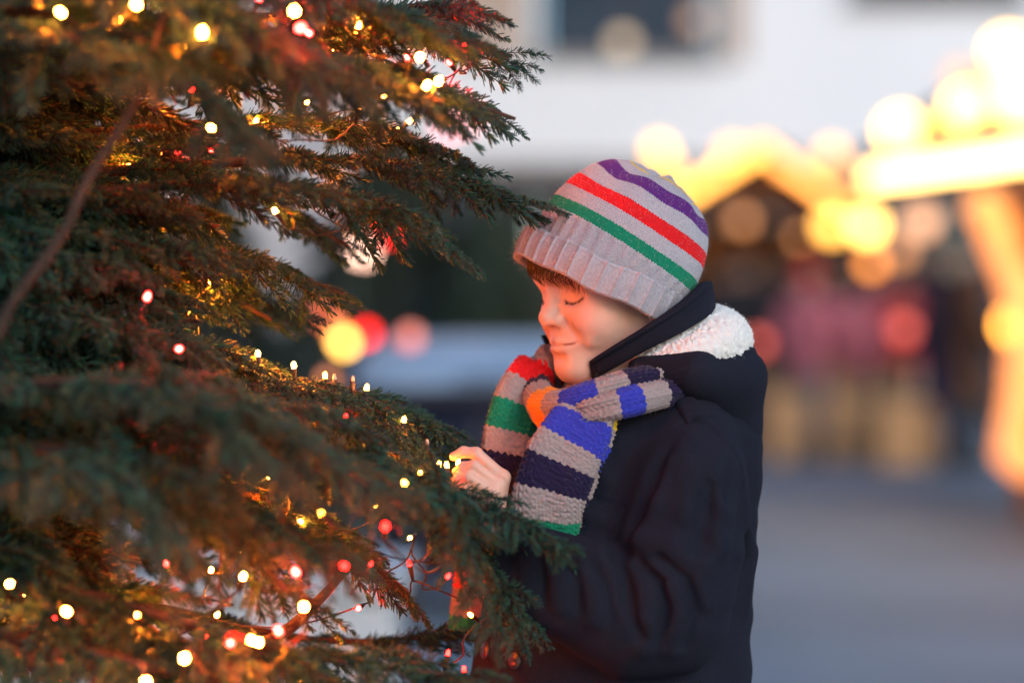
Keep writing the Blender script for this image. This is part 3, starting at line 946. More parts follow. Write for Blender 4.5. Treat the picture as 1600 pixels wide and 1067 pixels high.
TREE = empty('fir_tree', (-0.72, 2.72, 0))
tr = np.random.RandomState(4)
tube('trunk', [(-.72, 2.72, 0), (-.715, 2.72, .6), (-.725, 2.73, 1.2), (-.72, 2.72, 1.9), (-.72, 2.72, 2.5)], [.058, .05, .04, .025, .006], M_bark, TREE, 14)
NTW = [0]
def near_y(y): return y if y > 2.6 else 2.84 - (2.84 - y) * .62 - .07
def limb(pts, sprays=7, start=.35, scale=.8, roll=0.0, r0=.009, r1=.0022, droop=.0, small=False, side=1.0, zup=1.0):
    """A limb through photo-pixel/depth points; sprays leave it left and right from `start` to the tip."""
    P3 = [PX(p[0], p[1], near_y(p[2])) if not isinstance(p, Vector) else p for p in pts]
    q = spline(P3, 18)
    tube_o = tube('branch', [Vector(p) for p in q], list(np.linspace(r0, r1, 18)), M_bark, TREE, 7)
    start = min(start, .14)
    sprays += 2
    for k in range(sprays + 2):
        last = k == sprays + 1
        f = 1.0 if last else start + (1 - start) * (k + tr.uniform(-.2, .2)) / (sprays + 1)
        f = min(max(f, 0), 1)
        sc_ = scale * (1.0 if last else tr.uniform(.75, 1.1) * (1.10 - .55 * f))
        x = f * 17; i = min(int(x), 16); pos = q[i] + (q[i + 1] - q[i]) * (x - i)
        T = Vector(q[min(i + 1, 17)] - q[max(i - 1, 0)]).normalized()
        me = SPRAYS[tr.randint(0, 8)] if not small else SPRAYS[8 + tr.randint(0, 3)]
        Ls = (.26 if not small else .18) * sc_
        up = Vector((0, 0, 1)); S = T.cross(up).normalized()
        if last:
            d = T; pos = Vector(pos) - d * Ls          # the leader ends at the given tip
        else:
            s = -1 if k % 2 else 1
            a = R(tr.uniform(32, 58)) * s * side
            d = (T * math.cos(a) + S * math.sin(a) + Vector((0, 0, tr.uniform(-.25, .05) - droop))).normalized(); pos = Vector(pos)
        Z = (up - d * up.dot(d)).normalized()
        Z = Quaternion(d, R(roll + tr.uniform(-28, 28))) @ Z
        Yv = Z.cross(d)
        Mx = Matrix(((d.x, Yv.x, Z.x, pos.x), (d.y, Yv.y, Z.y, pos.y), (d.z, Yv.z, Z.z, pos.z), (0, 0, 0, 1))) @ Matrix.Diagonal((sc_, sc_, sc_, 1))
        o = bpy.data.objects.new('twig', me); COL.objects.link(o)
        o.parent = tube_o; o.matrix_parent_inverse = world_of(tube_o).inverted(); o.matrix_basis = Mx
        NTW[0] += 1
    return q

TX = -190
L_ = limb
# --- upper branches whose tips stand out against the street
L_([(TX, 20, 2.74), (250, 30, 2.78), (560, 20, 2.84), (712, -2, 2.86)], 7, .45, .85)
L_([(TX, 90, 2.72), (280, 90, 2.76), (560, 50, 2.82), (800, 88, 2.86)], 9, .3, .75)
L_([(TX, 130, 2.70), (250, 120, 2.66), (530, 95, 2.70), (805, 186, 2.76)], 9, .45, .75)
L_([(TX, 240, 2.74), (200, 205, 2.82), (480, 190, 2.92), (735, 250, 2.95)], 8, .45, .75)
L_([(TX, 310, 2.74), (150, 270, 2.80), (480, 250, 2.86), (650, 262, 2.88), (850, 325, 2.89)], 10, .25, .68)
L_([(TX, 330, 2.72), (150, 300, 2.74), (450, 290, 2.76), (702, 378, 2.80)], 8, .45, .72)
L_([(TX, 440, 2.74), (100, 400, 2.82), (330, 395, 2.88), (537, 458, 2.90)], 7, .4, .62)
L_([(TX, 440, 2.74), (60, 420, 2.85), (240, 410, 2.95), (425, 500, 2.96)], 7, .4, .65)
L_([(TX, 460, 2.74), (150, 450, 2.95), (330, 450, 3.08), (474, 498, 3.12)], 6, .4, .6)
L_([(TX, 300, 2.74), (100, 250, 2.9), (300, 255, 3.02), (545, 385, 3.04)], 7, .4, .7)
# --- near, blurred upper mass
L_([(TX, -40, 2.70), (100, -20, 2.45), (330, 20, 2.36), (520, 130, 2.34)], 8, .15, .75)
L_([(TX, 60, 2.70), (50, 50, 2.40), (260, 110, 2.28), (430, 240, 2.26)], 7, .15, .7)
L_([(TX, 0, 2.72), (150, 30, 2.55), (430, 70, 2.52), (690, 160, 2.55)], 9, .35, .8)
L_([(TX, -90, 2.72), (200, -60, 2.6), (480, -20, 2.62), (700, 60, 2.66)], 8, .35, .8)
# --- dark interior at the left
for i, (x, y, yy) in enumerate([(160, 250, 2.95), (90, 330, 2.85), (250, 330, 2.8), (330, 330, 3.0), (200, 420, 2.7), (310, 470, 2.8), (120, 500, 2.9), (250, 520, 2.65), (330, 560, 2.8),
                                (300, 560, 3.0), (180, 590, 2.75), (80, 420, 2.7), (60, 590, 2.6), (360, 620, 2.9), (230, 640, 3.0), (330, 400, 2.75), (100, 240, 3.1), (40, 480, 3.05), (400, 560, 2.85), (150, 690, 2.9)]):
    L_([(TX, y - 60 - 15 * (i % 3), 2.74), (x * .35 - 60, y - 45, (2.74 + yy) / 2), (x, y, yy)], 7, .12, .8)
for i, (x, y, yy) in enumerate([(150, 130, 3.1), (260, 60, 3.0), (60, 200, 3.2), (330, 200, 3.1), (180, 330, 3.25), (60, 380, 3.2), (280, 430, 3.2), (140, 560, 3.2), (300, 650, 3.2), (60, 660, 3.1), (180, 760, 3.15), (60, 800, 3.0), (330, 740, 3.15), (110, 900, 3.15), (280, 870, 3.2), (40, 1000, 3.1), (230, 1010, 3.2), (380, 680, 3.1), (30, 120, 2.9), (120, 40, 2.85), (60, 720, 2.7), (50, 860, 2.65)]):
    L_([(TX, y - 50 - 15 * (i % 3), 2.74), (x * .35 - 60, y - 40, (2.74 + yy) / 2), (x, y, yy)], 6, .1, .85)
# --- the branch carrying upright bulbs and the one the hand holds
L_([(TX, 620, 2.76), (150, 590, 2.82), (420, 590, 2.90), (590, 632, 2.94), (728, 695, 2.95)], 8, .45, .62)
L_([(TX, 650, 2.74), (150, 620, 2.78), (420, 600, 2.84), (600, 660, 2.86), (705, 738, 2.86)], 9, .4, .58)
L_([(TX, 660, 2.72), (200, 640, 2.74), (450, 640, 2.76), (640, 720, 2.78)], 9, .4, .68)
# --- lower mass, partly blurred, with the spray before the sleeve
L_([(TX, 690, 2.72), (200, 670, 2.70), (500, 700, 2.70), (735, 785, 2.71), (882, 858, 2.70)], 10, .25, .66)
L_([(TX, 700, 2.72), (200, 690, 2.68), (520, 720, 2.66), (690, 800, 2.66), (752, 925, 2.66)], 10, .25, .68)
L_([(TX, 720, 2.74), (200, 720, 2.74), (560, 760, 2.76), (740, 850, 2.76), (806, 965, 2.76)], 8, .45, .6)
L_([(TX, 660, 2.70), (100, 610, 2.50), (380, 640, 2.42), (600, 770, 2.42)], 9, .15, .75)
L_([(TX, 640, 2.70), (60, 600, 2.40), (280, 620, 2.28), (440, 740, 2.26)], 8, .12, .75)
L_([(TX, 700, 2.70), (60, 700, 2.4), (200, 750, 2.30), (300, 900, 2.28)], 8, .15, .75)
L_([(TX, 720, 2.72), (150, 730, 2.6), (350, 790, 2.56), (520, 860, 2.56)], 8, .35, .75)
L_([(TX, 740, 2.74), (200, 760, 2.8), (450, 790, 2.84), (640, 930, 2.86)], 8, .4, .7)
L_([(TX, 760, 2.74), (150, 770, 2.72), (330, 810, 2.7), (440, 930, 2.68)], 7, .35, .75)
L_([(TX, 760, 2.74), (150, 740, 2.9), (400, 760, 3.0), (560, 860, 3.02)], 7, .4, .7)
# --- lowest branches
L_([(TX, 900, 2.74), (100, 920, 2.6), (420, 1010, 2.58), (755, 1064, 2.62)], 10, .15, .75)
L_([(TX, 900, 2.76), (150, 930, 2.9), (500, 1000, 3.0), (745, 985, 3.02)], 8, .5, .62)
L_([(TX, 880, 2.74), (0, 900, 2.65), (150, 960, 2.6), (300, 1040, 2.58)], 8, .3, .75)
L_([(TX, 960, 2.74), (100, 1010, 2.5), (300, 1060, 2.45), (520, 1110, 2.44)], 8, .15, .75)
L_([(TX, 900, 2.74), (-20, 880, 2.85), (80, 900, 2.9), (200, 960, 2.92)], 7, .3, .75)
L_([(TX, 960, 2.74), (150, 1000, 2.85), (420, 1040, 2.88), (640, 1100, 2.88)], 8, .35, .75)
L_([(TX, 960, 2.74), (50, 1000, 2.95), (200, 1020, 3.0), (380, 1080, 3.0)], 7, .35, .75)
# --- bare near limb running down to the left, and bare inner twig at the bottom
tube('branch', [Vector(p) for p in spline([PX(262, 10, 2.46), PX(228, 110, 2.42), PX(205, 175, 2.40), PX(140, 275, 2.40), PX(95, 372, 2.38), PX(20, 470, 2.39), PX(-30, 560, 2.4), PX(-200, 700, 2.5)], 16)], list(np.linspace(.003, .0065, 16)), M_bark, TREE, 8)
tube('branch', [Vector(p) for p in spline([PX(170, 1075, 2.74), PX(330, 1040, 2.76), PX(440, 990, 2.78), PX(505, 930, 2.8), PX(540, 890, 2.8)], 14)], list(np.linspace(.011, .004, 14)), M_bark, TREE, 8)
# --- branches above and behind the frame that keep the inside of the crown dark
for i, (dx, dy, z) in enumerate([(.5, -.35, 1.62), (.3, -.5, 1.7), (.55, 0, 1.72), (.45, .3, 1.66), (-.1, -.6, 1.6), (.35, .15, 1.8), (.2, -.3, 1.85), (-.3, -.5, 1.45), (-.45, -.35, 1.2), (-.4, -.4, 1.0), (-.5, .2, 1.1), (-.5, .1, 1.5), (.1, .55, 1.35), (.1, .5, 1.05), (-.1, .5, .8), (.35, -.1, 2.0), (-.3, 0, 1.9)]):
    a = Vector((-.72, 2.72, z + .06))
    L_([a, a + Vector((dx * .5, dy * .5, .05)), a + Vector((dx, dy, -.06))], 7, .3, .95)
tag(TREE, 'large fir tree full of warm and red fairy lights in the left foreground', 'tree')
print('twigs', NTW[0])

# ------------------------------------------------------------------ fairy lights on the tree
B_warm = glow('fairy_warm', (1.0, 0.20, 0.010), 650.0)
B_red = glow('fairy_red', (1.0, 0.002, 0.0015), 520.0, (.5, .02, .02))
B_warm2 = glow('fairy_warm_soft', (1.0, 0.23, 0.015), 62.0)
B_red2 = glow('fairy_red_soft', (1.0, 0.002, 0.0015), 45.0, (.5, .02, .02))
B_off = simple('fairy_unlit', (.5, .45, .4), None, .2, 30)
M_sock = simple('fairy_socket', (.03, .022, .018), None, .5, 60)
def bulb_me(mat):
    bm = bmesh.new()
    add_tube(bm, [(0, 0, 0), (0, 0, .003), (0, 0, .0055), (0, 0, .0075), (0, 0, .0085)], [.0024, .0028, .0026, .0019, .0007], 6)
    bmesh.ops.recalc_face_normals(bm, faces=bm.faces)
    me = bpy.data.meshes.new('bulb'); bm.to_mesh(me); bm.free(); me.materials.append(mat)
    return smooth_me(me)
def sock_me():
    bm = bmesh.new()
    add_tube(bm, [(0, 0, -.018), (0, 0, -.010), (0, 0, -.001), (0, 0, .0012)], [.0016, .0025, .0031, .0029], 8)
    bmesh.ops.recalc_face_normals(bm, faces=bm.faces)
    me = bpy.data.meshes.new('socket'); bm.to_mesh(me); bm.free(); me.materials.append(M_sock)
    return smooth_me(me)
BM = {'w': bulb_me(B_warm), 'r': bulb_me(B_red), 'o': bulb_me(B_off), 'v': bulb_me(B_warm2), 's': bulb_me(B_red2)}
SM = sock_me()

def fairy_string(pts, label, seed):
    """pts: (px, py, Y, kind, upright) in cable order."""
    rr = random.Random(seed)
    P = [PX(p[0], p[1], near_y(p[2])) for p in pts]
    t = empty('fairy_lights', P[0])
    path = []
    for i, (p, c) in enumerate(zip(pts, P)):
        d = Vector((rr.uniform(-.5, .5), rr.uniform(-.8, .1), rr.uniform(-.2, 1.0))).normalized()
        if p[4]: d = Vector((rr.uniform(-.2, .3), rr.uniform(-.25, .1), 1)).normalized()
        rot = d.to_track_quat('Z', 'Y').to_matrix().to_4x4()
        b = bpy.data.objects.new('bulb', BM[p[3]]); COL.objects.link(b)
        b.parent = t; b.matrix_parent_inverse = world_of(t).inverted(); b.matrix_basis = Matrix.Translation(c - d * .004) @ rot
        s = bpy.data.objects.new('socket', SM); COL.objects.link(s); s.parent = b
        foot = c - d * .022
        if path:
            a = path[-1]; L = (foot - a).length
            for f in (.25, .5, .75):
                path.append(a.lerp(foot, f) + Vector((rr.uniform(-.012, .012), rr.uniform(-.015, .015), -.05 * L - rr.uniform(0, .014))))
        path.append(foot)
    q = spline(path, len(path) * 4)
    tube('cable', [Vector(v) for v in q], .0011, M_sock, t, 5)
    tag(t, label, 'fairy lights')
fairy_string([(95, 20, 2.3, 'w', 0), (213, 8, 2.20, 'w', 0), (190, 30, 2.5, 'w', 0), (316, 52, 2.20, 'w', 0), (290, 75, 2.55, 'w', 0), (405, -2, 2.6, 'r', 0), (460, 18, 2.15, 'w', 0), (470, 44, 2.24, 'r', 0), (482, 52, 2.62, 'r', 0), (560, 40, 2.72, 'w', 0),
              (656, 90, 2.44, 'w', 0), (636, 92, 2.8, 'r', 0), (725, 71, 2.80, 'r', 0), (702, 98, 2.8, 'r', 0), (685, 128, 2.5, 'w', 0), (667, 134, 2.5, 'w', 0)],
             'fairy light string in the upper branches of the large fir tree', 3)
fairy_string([(20, 30, 2.75, 'w', 0), (70, 60, 2.77, 'w', 0), (150, 95, 2.75, 'w', 0), (240, 110, 2.77, 'w', 0), (300, 140, 2.75, 'r', 0), (360, 100, 2.79, 'w', 0), (420, 60, 2.81, 'w', 0), (520, 75, 2.85, 'w', 0), (560, 120, 2.89, 'w', 0), (600, 150, 2.93, 'w', 0), (480, 160, 2.87, 'w', 0), (400, 190, 2.83, 'w', 0), (330, 240, 2.88, 'r', 0), (200, 260, 2.83, 'w', 0), (110, 300, 2.79, 'w', 0), (240, 380, 2.88, 'w', 0), (150, 440, 2.83, 'r', 0), (330, 440, 2.93, 'w', 0)],
             'added fairy light string buried deep to light the foliage in the upper half of the large fir tree', 13)  # extra bulbs added inside the crown to make the upper needles glow
fairy_string([(60, 640, 2.75, 'w', 0), (180, 690, 2.75, 'w', 0), (300, 700, 2.77, 'w', 0), (420, 745, 2.79, 'w', 0), (540, 730, 2.83, 'w', 0), (590, 790, 2.79, 'w', 0), (380, 860, 2.75, 'w', 0), (260, 880, 2.75, 'r', 0), (160, 960, 2.75, 'w', 0), (60, 1010, 2.77, 'r', 0), (340, 960, 2.77, 'w', 0), (560, 950, 2.83, 'r', 0), (640, 840, 2.87, 'v', 0), (700, 900, 2.87, 's', 0)],
             'added fairy light string buried deep to light the foliage in the lower half of the large fir tree', 14)  # extra bulbs added inside the crown to warm the lower boughs
fairy_string([(280, 235, 2.95, 'r', 0), (252, 240, 2.98, 'w', 0), (330, 200, 2.5, 'w', 0), (560, 170, 2.8, 'v', 0), (620, 205, 2.9, 'v', 0), (640, 190, 2.95, 'v', 0), (520, 250, 2.92, 'v', 0), (500, 300, 2.92, 's', 0), (560, 330, 2.95, 'v', 0), (590, 345, 2.96, 's', 0), (430, 330, 2.95, 'w', 0)],
             'fairy light string glowing behind the fir branches beside the striped hat', 8)
fairy_string([(105, 520, 2.9, 'w', 0), (230, 464, 2.52, 'r', 0), (300, 480, 2.85, 'w', 0), (280, 545, 2.56, 'r', 0), (245, 545, 2.85, 'w', 0), (320, 600, 2.95, 'w', 0), (225, 590, 2.95, 'w', 0), (403, 553, 2.84, 'w', 1), (459, 571, 2.86, 'w', 1), (508, 587, 2.88, 'v', 1), (523, 590, 2.88, 'o', 1), (551, 592, 2.88, 'o', 1), (573, 606, 2.87, 'v', 1),
              (540, 650, 2.88, 's', 0), (631, 656, 2.87, 'v', 1), (667, 692, 2.86, 'o', 1), (686, 726, 2.80, 'v', 1), (698, 727, 2.80, 'v', 1), (716, 723, 2.81, 'v', 1)],
             'fairy light string along the branch the boy is touching', 5)
fairy_string([(655, 740, 2.80, 'v', 0), (632, 755, 2.62, 'v', 0), (640, 775, 2.80, 'v', 0), (672, 780, 2.78, 's', 0), (690, 810, 2.8, 's', 0), (602, 822, 2.36, 's', 0), (715, 830, 2.80, 'v', 0), (503, 802, 2.5, 'v', 0), (470, 815, 2.8, 'w', 0), (430, 700, 2.75, 'r', 0), (420, 820, 2.76, 'w', 0), (440, 850, 2.78, 'w', 0), (462, 893, 2.40, 'r', 0), (538, 884, 2.40, 's', 0), (580, 880, 2.8, 's', 0), (640, 880, 2.84, 's', 0),
              (745, 905, 2.82, 's', 0), (760, 935, 2.83, 's', 0), (735, 960, 2.85, 'v', 0), (700, 1020, 2.86, 's', 0), (725, 1045, 2.86, 's', 0)],  # red bulbs here are added among the twigs to redden the coat front
             'fairy light string in the branches below the boy\'s hand', 6)
fairy_string([(15, 912, 2.45, 'w', 0), (40, 930, 2.75, 'w', 0), (83, 965, 2.7, 'r', 0), (104, 955, 2.32, 'w', 0), (215, 960, 2.6, 'w', 0), (325, 995, 2.72, 'r', 0), (345, 995, 2.72, 'r', 0), (360, 1004, 2.36, 'r', 0), (394, 1000, 2.34, 'w', 0), (405, 1003, 2.44, 'w', 0), (435, 985, 2.38, 'r', 0), (475, 948, 2.30, 'w', 0), (497, 1028, 2.74, 'w', 0), (288, 1028, 2.20, 'w', 0), (250, 1045, 2.62, 'w', 0), (228, 1064, 2.24, 'w', 0), (95, 1062, 2.6, 'r', 0), (380, 900, 2.62, 'w', 0), (330, 890, 2.8, 'w', 0)],
             'fairy light string in the lowest branches of the large fir tree', 9)

# ================================================================== the boy
BOY = empty('person', (0.16, 2.95, 0))
YB = 2.95
def W(px, py, dy=0.0): return np.array(PX(px, py, YB + dy), np.float32)

# ------------------------------------------------------------------ head (local frame: x forward, y left, z up)
def frame(yaw, pitch, roll=0.0):
    f = Vector((-math.cos(yaw) * math.cos(pitch), -math.sin(yaw) * math.cos(pitch), -math.sin(pitch)))
    l = Vector((math.sin(yaw), -math.cos(yaw), 0)); u = f.cross(l)
    q = Quaternion(f, roll); l = q @ l; u = q @ u
    return np.array([list(f), list(l), list(u)], np.float32)       # rows: forward, left, up
HA = frame(R(30), R(7), R(0)); HS = 1.05
HO = np.array(PX(958, 453, 2.93), np.float32)
HATA = frame(R(7), -R(32.5)); CUFA = frame(R(7), -R(26))
HATO = np.array(PX(967, 397, 2.925), np.float32)
CO = np.array(PX(934, 460, 2.925), np.float32)
RA, RB, HT = .1010, .0970, .106
def to_head(p): return ((p - HO) @ HA.T) / HS
def from_head(q): return HO + (np.asarray(q, np.float32) * HS) @ HA

def head_local(q):
    x = q.copy(); x[:, 1] = np.abs(x[:, 1])
    d = s_ell(x, (-.010, 0, .038), (.093, .074, .083))
    d = smin(d, s_ell(x, (.022, 0, -.008), (.061, .057, .074)), .03)
    d = smin(d, s_ell(x, (.050, 0, .040), (.036, .050, .045)), .03)          # forehead
    d = smin(d, s_cap(x, (-.004, .046, -.046), (.056, .010, -.081), .015, .0165), .028)
    d = smin(d, s_ell(x, (.0665, 0, -.0810), (.0165, .020, .0165)), .018)     # chin
    d = smin(d, s_ell(x, (.060, 0, -.052), (.0235, .028, .0205)), .018)       # mouth
    d = smin(d, s_ell(x, (.0450, .0350, -.0285), (.0305, .0250, .0260)), .018)  # cheek
    d = smin(d, s_ell(x, (.067, .024, .0215), (.0125, .021, .0085)), .016)    # brow
    # eye socket and closed lid
    d = smax(d, -s_ell(x, (.0835, .0325, .0045), (.0125, .0155, .0105)), .014)
    d = smax(d, -s_ell(x, (.0870, .0115, .0060), (.0090, .0080, .0120)), .012)
    d = smin(d, s_ell(x, (.0592, .0310, .0005), (.0128, .0150, .0128)), .0045)
    # nose
    d = smin(d, s_cap(x, (.0740, 0, .0125), (.0895, 0, -.0175), .0064, .0080), .009)
    d = smin(d, s_sphere(x, (.0915, 0, -.0222), .0096), .008)
    d = smin(d, s_ell(x, (.0825, .0108, -.0255), (.0090, .0068, .0072)), .0055)
    d = smax(d, -s_ell(x, (.0880, .0062, -.0328), (.0042, .0027, .0030)), .0025)
    d = smax(d, -s_cap(x, (.0800, .0220, -.0300), (.0755, .0310, -.0430), .0008, .0008), .012)   # smile fold
    # lips
    d = smin(d, s_chain(x, [(.0845, 0, -.0495), (.0838, .0045, -.0487), (.0790, .0155, -.0510), (.0690, .0275, -.0528)], [.0030, .0032, .0026, .0014], 0), .0045)
    d = smin(d, s_chain(x, [(.0830, 0, -.0592), (.0785, .0130, -.0582), (.0690, .0250, -.0545)], [.0042, .0038, .0018], 0), .0055)
    d = smax(d, -s_chain(x, [(.0890, 0, -.0543), (.0850, .0120, -.0543), (.0755, .0235, -.0534), (.0730, .0290, -.0518)], [.0011, .0011, .0009, .0004], 0), .0028)
    d = smin(d, s_ell(x, (.0580, .0375, -.0490), (.0060, .0045, .0060)), .010)
    d = smax(d, -s_cap(x, (.0905, 0, -.0370), (.0895, 0, -.0450), .0022, .0026), .004)
    d = smax(d, -s_ell(x, (.0870, 0, -.0690), (.0060, .0130, .0040)), .008)
    # neck
    d = smin(d, s_cap(x, (-.018, 0, -.055), (-.050, 0, -.150), .044, .050), .022)
    return d
def under_hat(p, d):
    """Keep the crown of the head inside the hat."""
    a = (p - CO) @ CUFA.T; b = (p - HATO) @ HATA.T
    k = b / np.array([RA - .009, RB - .009, HT - .010], np.float32); k[:, 2] = np.maximum(k[:, 2], 0)
    e = (np.sqrt((k * k).sum(1)) - 1) * .08
    w = np.clip((a[:, 2] - .002) / .008, 0, 1)
    return d * (1 - w) + np.maximum(d, e) * w

def eyelid_pts(side):
    y = np.array([.0185, .0240, .0310, .0385, .0440]); z = np.array([-.0035, -.0060, -.0072, -.0055, -.0020])
    return np.stack([np.full(5, .09), y * side, z], 1)
def on_head(q, off=0.0):
    """Push local points inwards along -x until they lie on the head surface."""
    q = np.asarray(q, np.float32).reshape(-1, 3); n = len(q)
    xs = np.linspace(.112, -.01, 245, dtype=np.float32)
    out = q.copy()
    for s0_ in range(0, n, 400):
        c = q[s0_:s0_ + 400]; k = len(c)
        P = np.empty((k, 245, 3), np.float32); P[:, :, 0] = xs; P[:, :, 1] = c[:, 1:2]; P[:, :, 2] = c[:, 2:3]
        neg = head_local(P.reshape(-1, 3)).reshape(k, 245) < off
        out[s0_:s0_ + k, 0] = np.where(neg.any(1), xs[neg.argmax(1)], c[:, 0])
    return out
LID = {s: on_head(eyelid_pts(s)) for s in (1, -1)}
def head_full(p):
    q = to_head(p); d = head_local(q)
    for s in (1, -1):
        i = near(q, (.065, .031 * s, -.003), .03)
        if len(i):
            e = s_chain(q[i], LID[s] + np.array([.0006, 0, 0], np.float32), [.0007] * 5, 0)
            d[i] = smax(d[i], -e, .0022)
            cr = on_crease[s]
            e = s_chain(q[i], cr, [.0005] * 5, 0)
            d[i] = smax(d[i], -e, .0025)
    return under_hat(p, d * HS)
on_crease = {}
for s in (1, -1):
    y = np.array([.0175, .0230, .0310, .0395, .0460]) * s; z = np.array([.0035, .0075, .0085, .0065, .0010])
    on_crease[s] = on_head(np.stack([np.full(5, .09), y, z], 1))

lo = HO - np.array([.15, .13, .19]); hi = HO + np.array([.15, .13, .15])
hv, hf = sdf_mesh(head_full, lo, hi, .0014, 2)
ql = to_head(hv)
def blob(q, c, r, p=2.0): return np.exp(-(((q - np.array(c)) / np.array(r)) ** 2).sum(1) * p)
qa = ql.copy(); qa[:, 1] = np.abs(qa[:, 1])
skin = np.tile(np.array([.66, .40, .305]), (len(hv), 1))
def paint(w, c):
    global skin
    skin = skin * (1 - w[:, None]) + np.array(c) * w[:, None]
paint(.55 * blob(qa, (.060, .038, -.026), (.03, .024, .020)), (.60, .23, .18))
paint(.40 * blob(qa, (.096, 0, -.022), (.012, .012, .010)), (.62, .26, .20))
paint(.30 * blob(qa, (.07, .031, .004), (.02, .020, .012)), (.58, .28, .21))
dl = np.minimum(s_chain(qa.astype(np.float32), [(.0845, 0, -.0500), (.0790, .0155, -.0514), (.0690, .0275, -.0530)], [.0028, .0022, .0008], 0),
                s_chain(qa.astype(np.float32), [(.0830, 0, -.0592), (.0785, .0130, -.0582), (.0690, .0250, -.0545)], [.0036, .0032, .0010], 0))
paint(np.clip(1 - dl / .0012, 0, 1) * .75, (.50, .155, .130))
dm = s_chain(qa.astype(np.float32), [(.0885, 0, -.0543), (.0848, .0120, -.0543), (.0738, .0240, -.0532), (.0705, .0280, -.0520)], [.0004, .0004, .0002, .0], 0)
paint(np.clip(1 - dm / .0015, 0, 1) * .8, (.22, .05, .04))
for s in (1, -1):
    de = s_chain(ql.astype(np.float32), LID[s], [.0002] * 5, 0)
    paint(np.clip(1 - de / .0022, 0, 1) * .9, (.05, .02, .012))

# ------------------------------------------------------------------ left hand reaching up to the lights
def hand_pts():
    wr = W(764, 846, -.155)
    kn = [W(786, 746, -.150), W(779, 757, -.163), W(769, 769, -.168), W(757, 781, -.166)]
    fi = [[kn[0], W(744, 708, -.150), W(724, 706, -.146), W(709, 713, -.143)],
          [kn[1], W(741, 728, -.166), W(724, 730, -.160), W(713, 737, -.154)],
          [kn[2], W(732, 745, -.172), W(718, 747, -.166), W(708, 753, -.160)],
          [kn[3], W(728, 762, -.170), W(716, 764, -.164), W(708, 769, -.158)]]
    th = [W(766, 812, -.135), W(744, 782, -.125), W(728, 752, -.128), W(718, 735, -.134)]
    return wr, kn, fi, th
wr_, kn_, fi_, th_ = hand_pts()
def hand_f(p):
    d = s_cap(p, W(800, 905, -.15), wr_, .021, .0185)
    m = None
    for k in kn_:
        e = s_cap(p, wr_, k, .0115, .0088)
        m = e if m is None else smin(m, e, .009)
    d = smin(d, m, .014)
    for F in fi_:
        r = .0070 if F is not fi_[3] else .0060
        e = smin(s_cap(p, F[0], F[1], r * 1.12, r), smin(s_cap(p, F[1], F[2], r * 1.0, r * .9), s_cap(p, F[2], F[3], r * .9, r * .74), .003), .003)
        d = smin(d, e, .0045)
    e = s_chain(p, th_, [.0105, .0090, .0080, .0062], .004)
    return smin(d, e, .008)
lo = np.min([wr_, *[q for F in fi_ for q in F], *th_], 0) - .03; hi = np.max([wr_, *[q for F in fi_ for q in F], *th_], 0) + .05
dv, df = sdf_mesh(hand_f, lo, hi, .0012, 2)
hskin = np.tile(np.array([.66, .40, .305]), (len(dv), 1))
for F in fi_ + [th_]:
    for j, wgt in ((3, .5), (1, .25), (0, .2)):
        w = np.exp(-((dv - F[j]) ** 2).sum(1) / (.008 ** 2)) * wgt
        hskin = hskin * (1 - w[:, None]) + np.array([.64, .25, .20]) * w[:, None]

# ------------------------------------------------------------------ hidden body under the clothes, coarse
SHL, ELL, WRL = W(1082, 705, -.115), W(1052, 972, -.160), W(790, 890, -.155)
SHR, ELR, WRR = W(1030, 690, .15), W(985, 960, .19), W(760, 930, .14)
HIP = [np.array([.155, 2.88, .60]), np.array([.155, 3.02, .60])]
KNE = [np.array([.135, 2.87, .33]), np.array([.150, 3.03, .33])]
ANK = [np.array([.165, 2.87, .07]), np.array([.175, 3.03, .07])]
def under_f(p):
    d = s_ell(p, W(985, 800), (.115, .13, .22)); d = smin(d, s_ell(p, W(965, 1060), (.11, .125, .14)), .05)
    for a, b, c in ((SHL, ELL, WRL), (SHR, ELR, WRR)):
        d = smin(d, s_cap(p, a, b, .04, .034), .03); d = smin(d, s_cap(p, b, c, .034, .021), .015)
    for a, b, c in zip(HIP, KNE, ANK):
        d = smin(d, s_cap(p, a, b, .062, .045), .03); d = smin(d, s_cap(p, b, c, .045, .028), .015)
    return smin(d, s_cap(p, W(1010, 560), W(1005, 700), .045, .06), .03)
uv_, uf_ = sdf_mesh(under_f, (-.08, 2.72, .03), (.34, 3.2, 1.05), .009, 1)
# the body is one mesh: face and neck, trunk and limbs, hand
allv = np.vstack([hv, uv_, dv]); allf = np.vstack([hf, uf_ + len(hv), df + len(hv) + len(uv_)])
allc = np.vstack([skin, np.tile(np.array([.66, .40, .305]), (len(uv_), 1)), hskin])

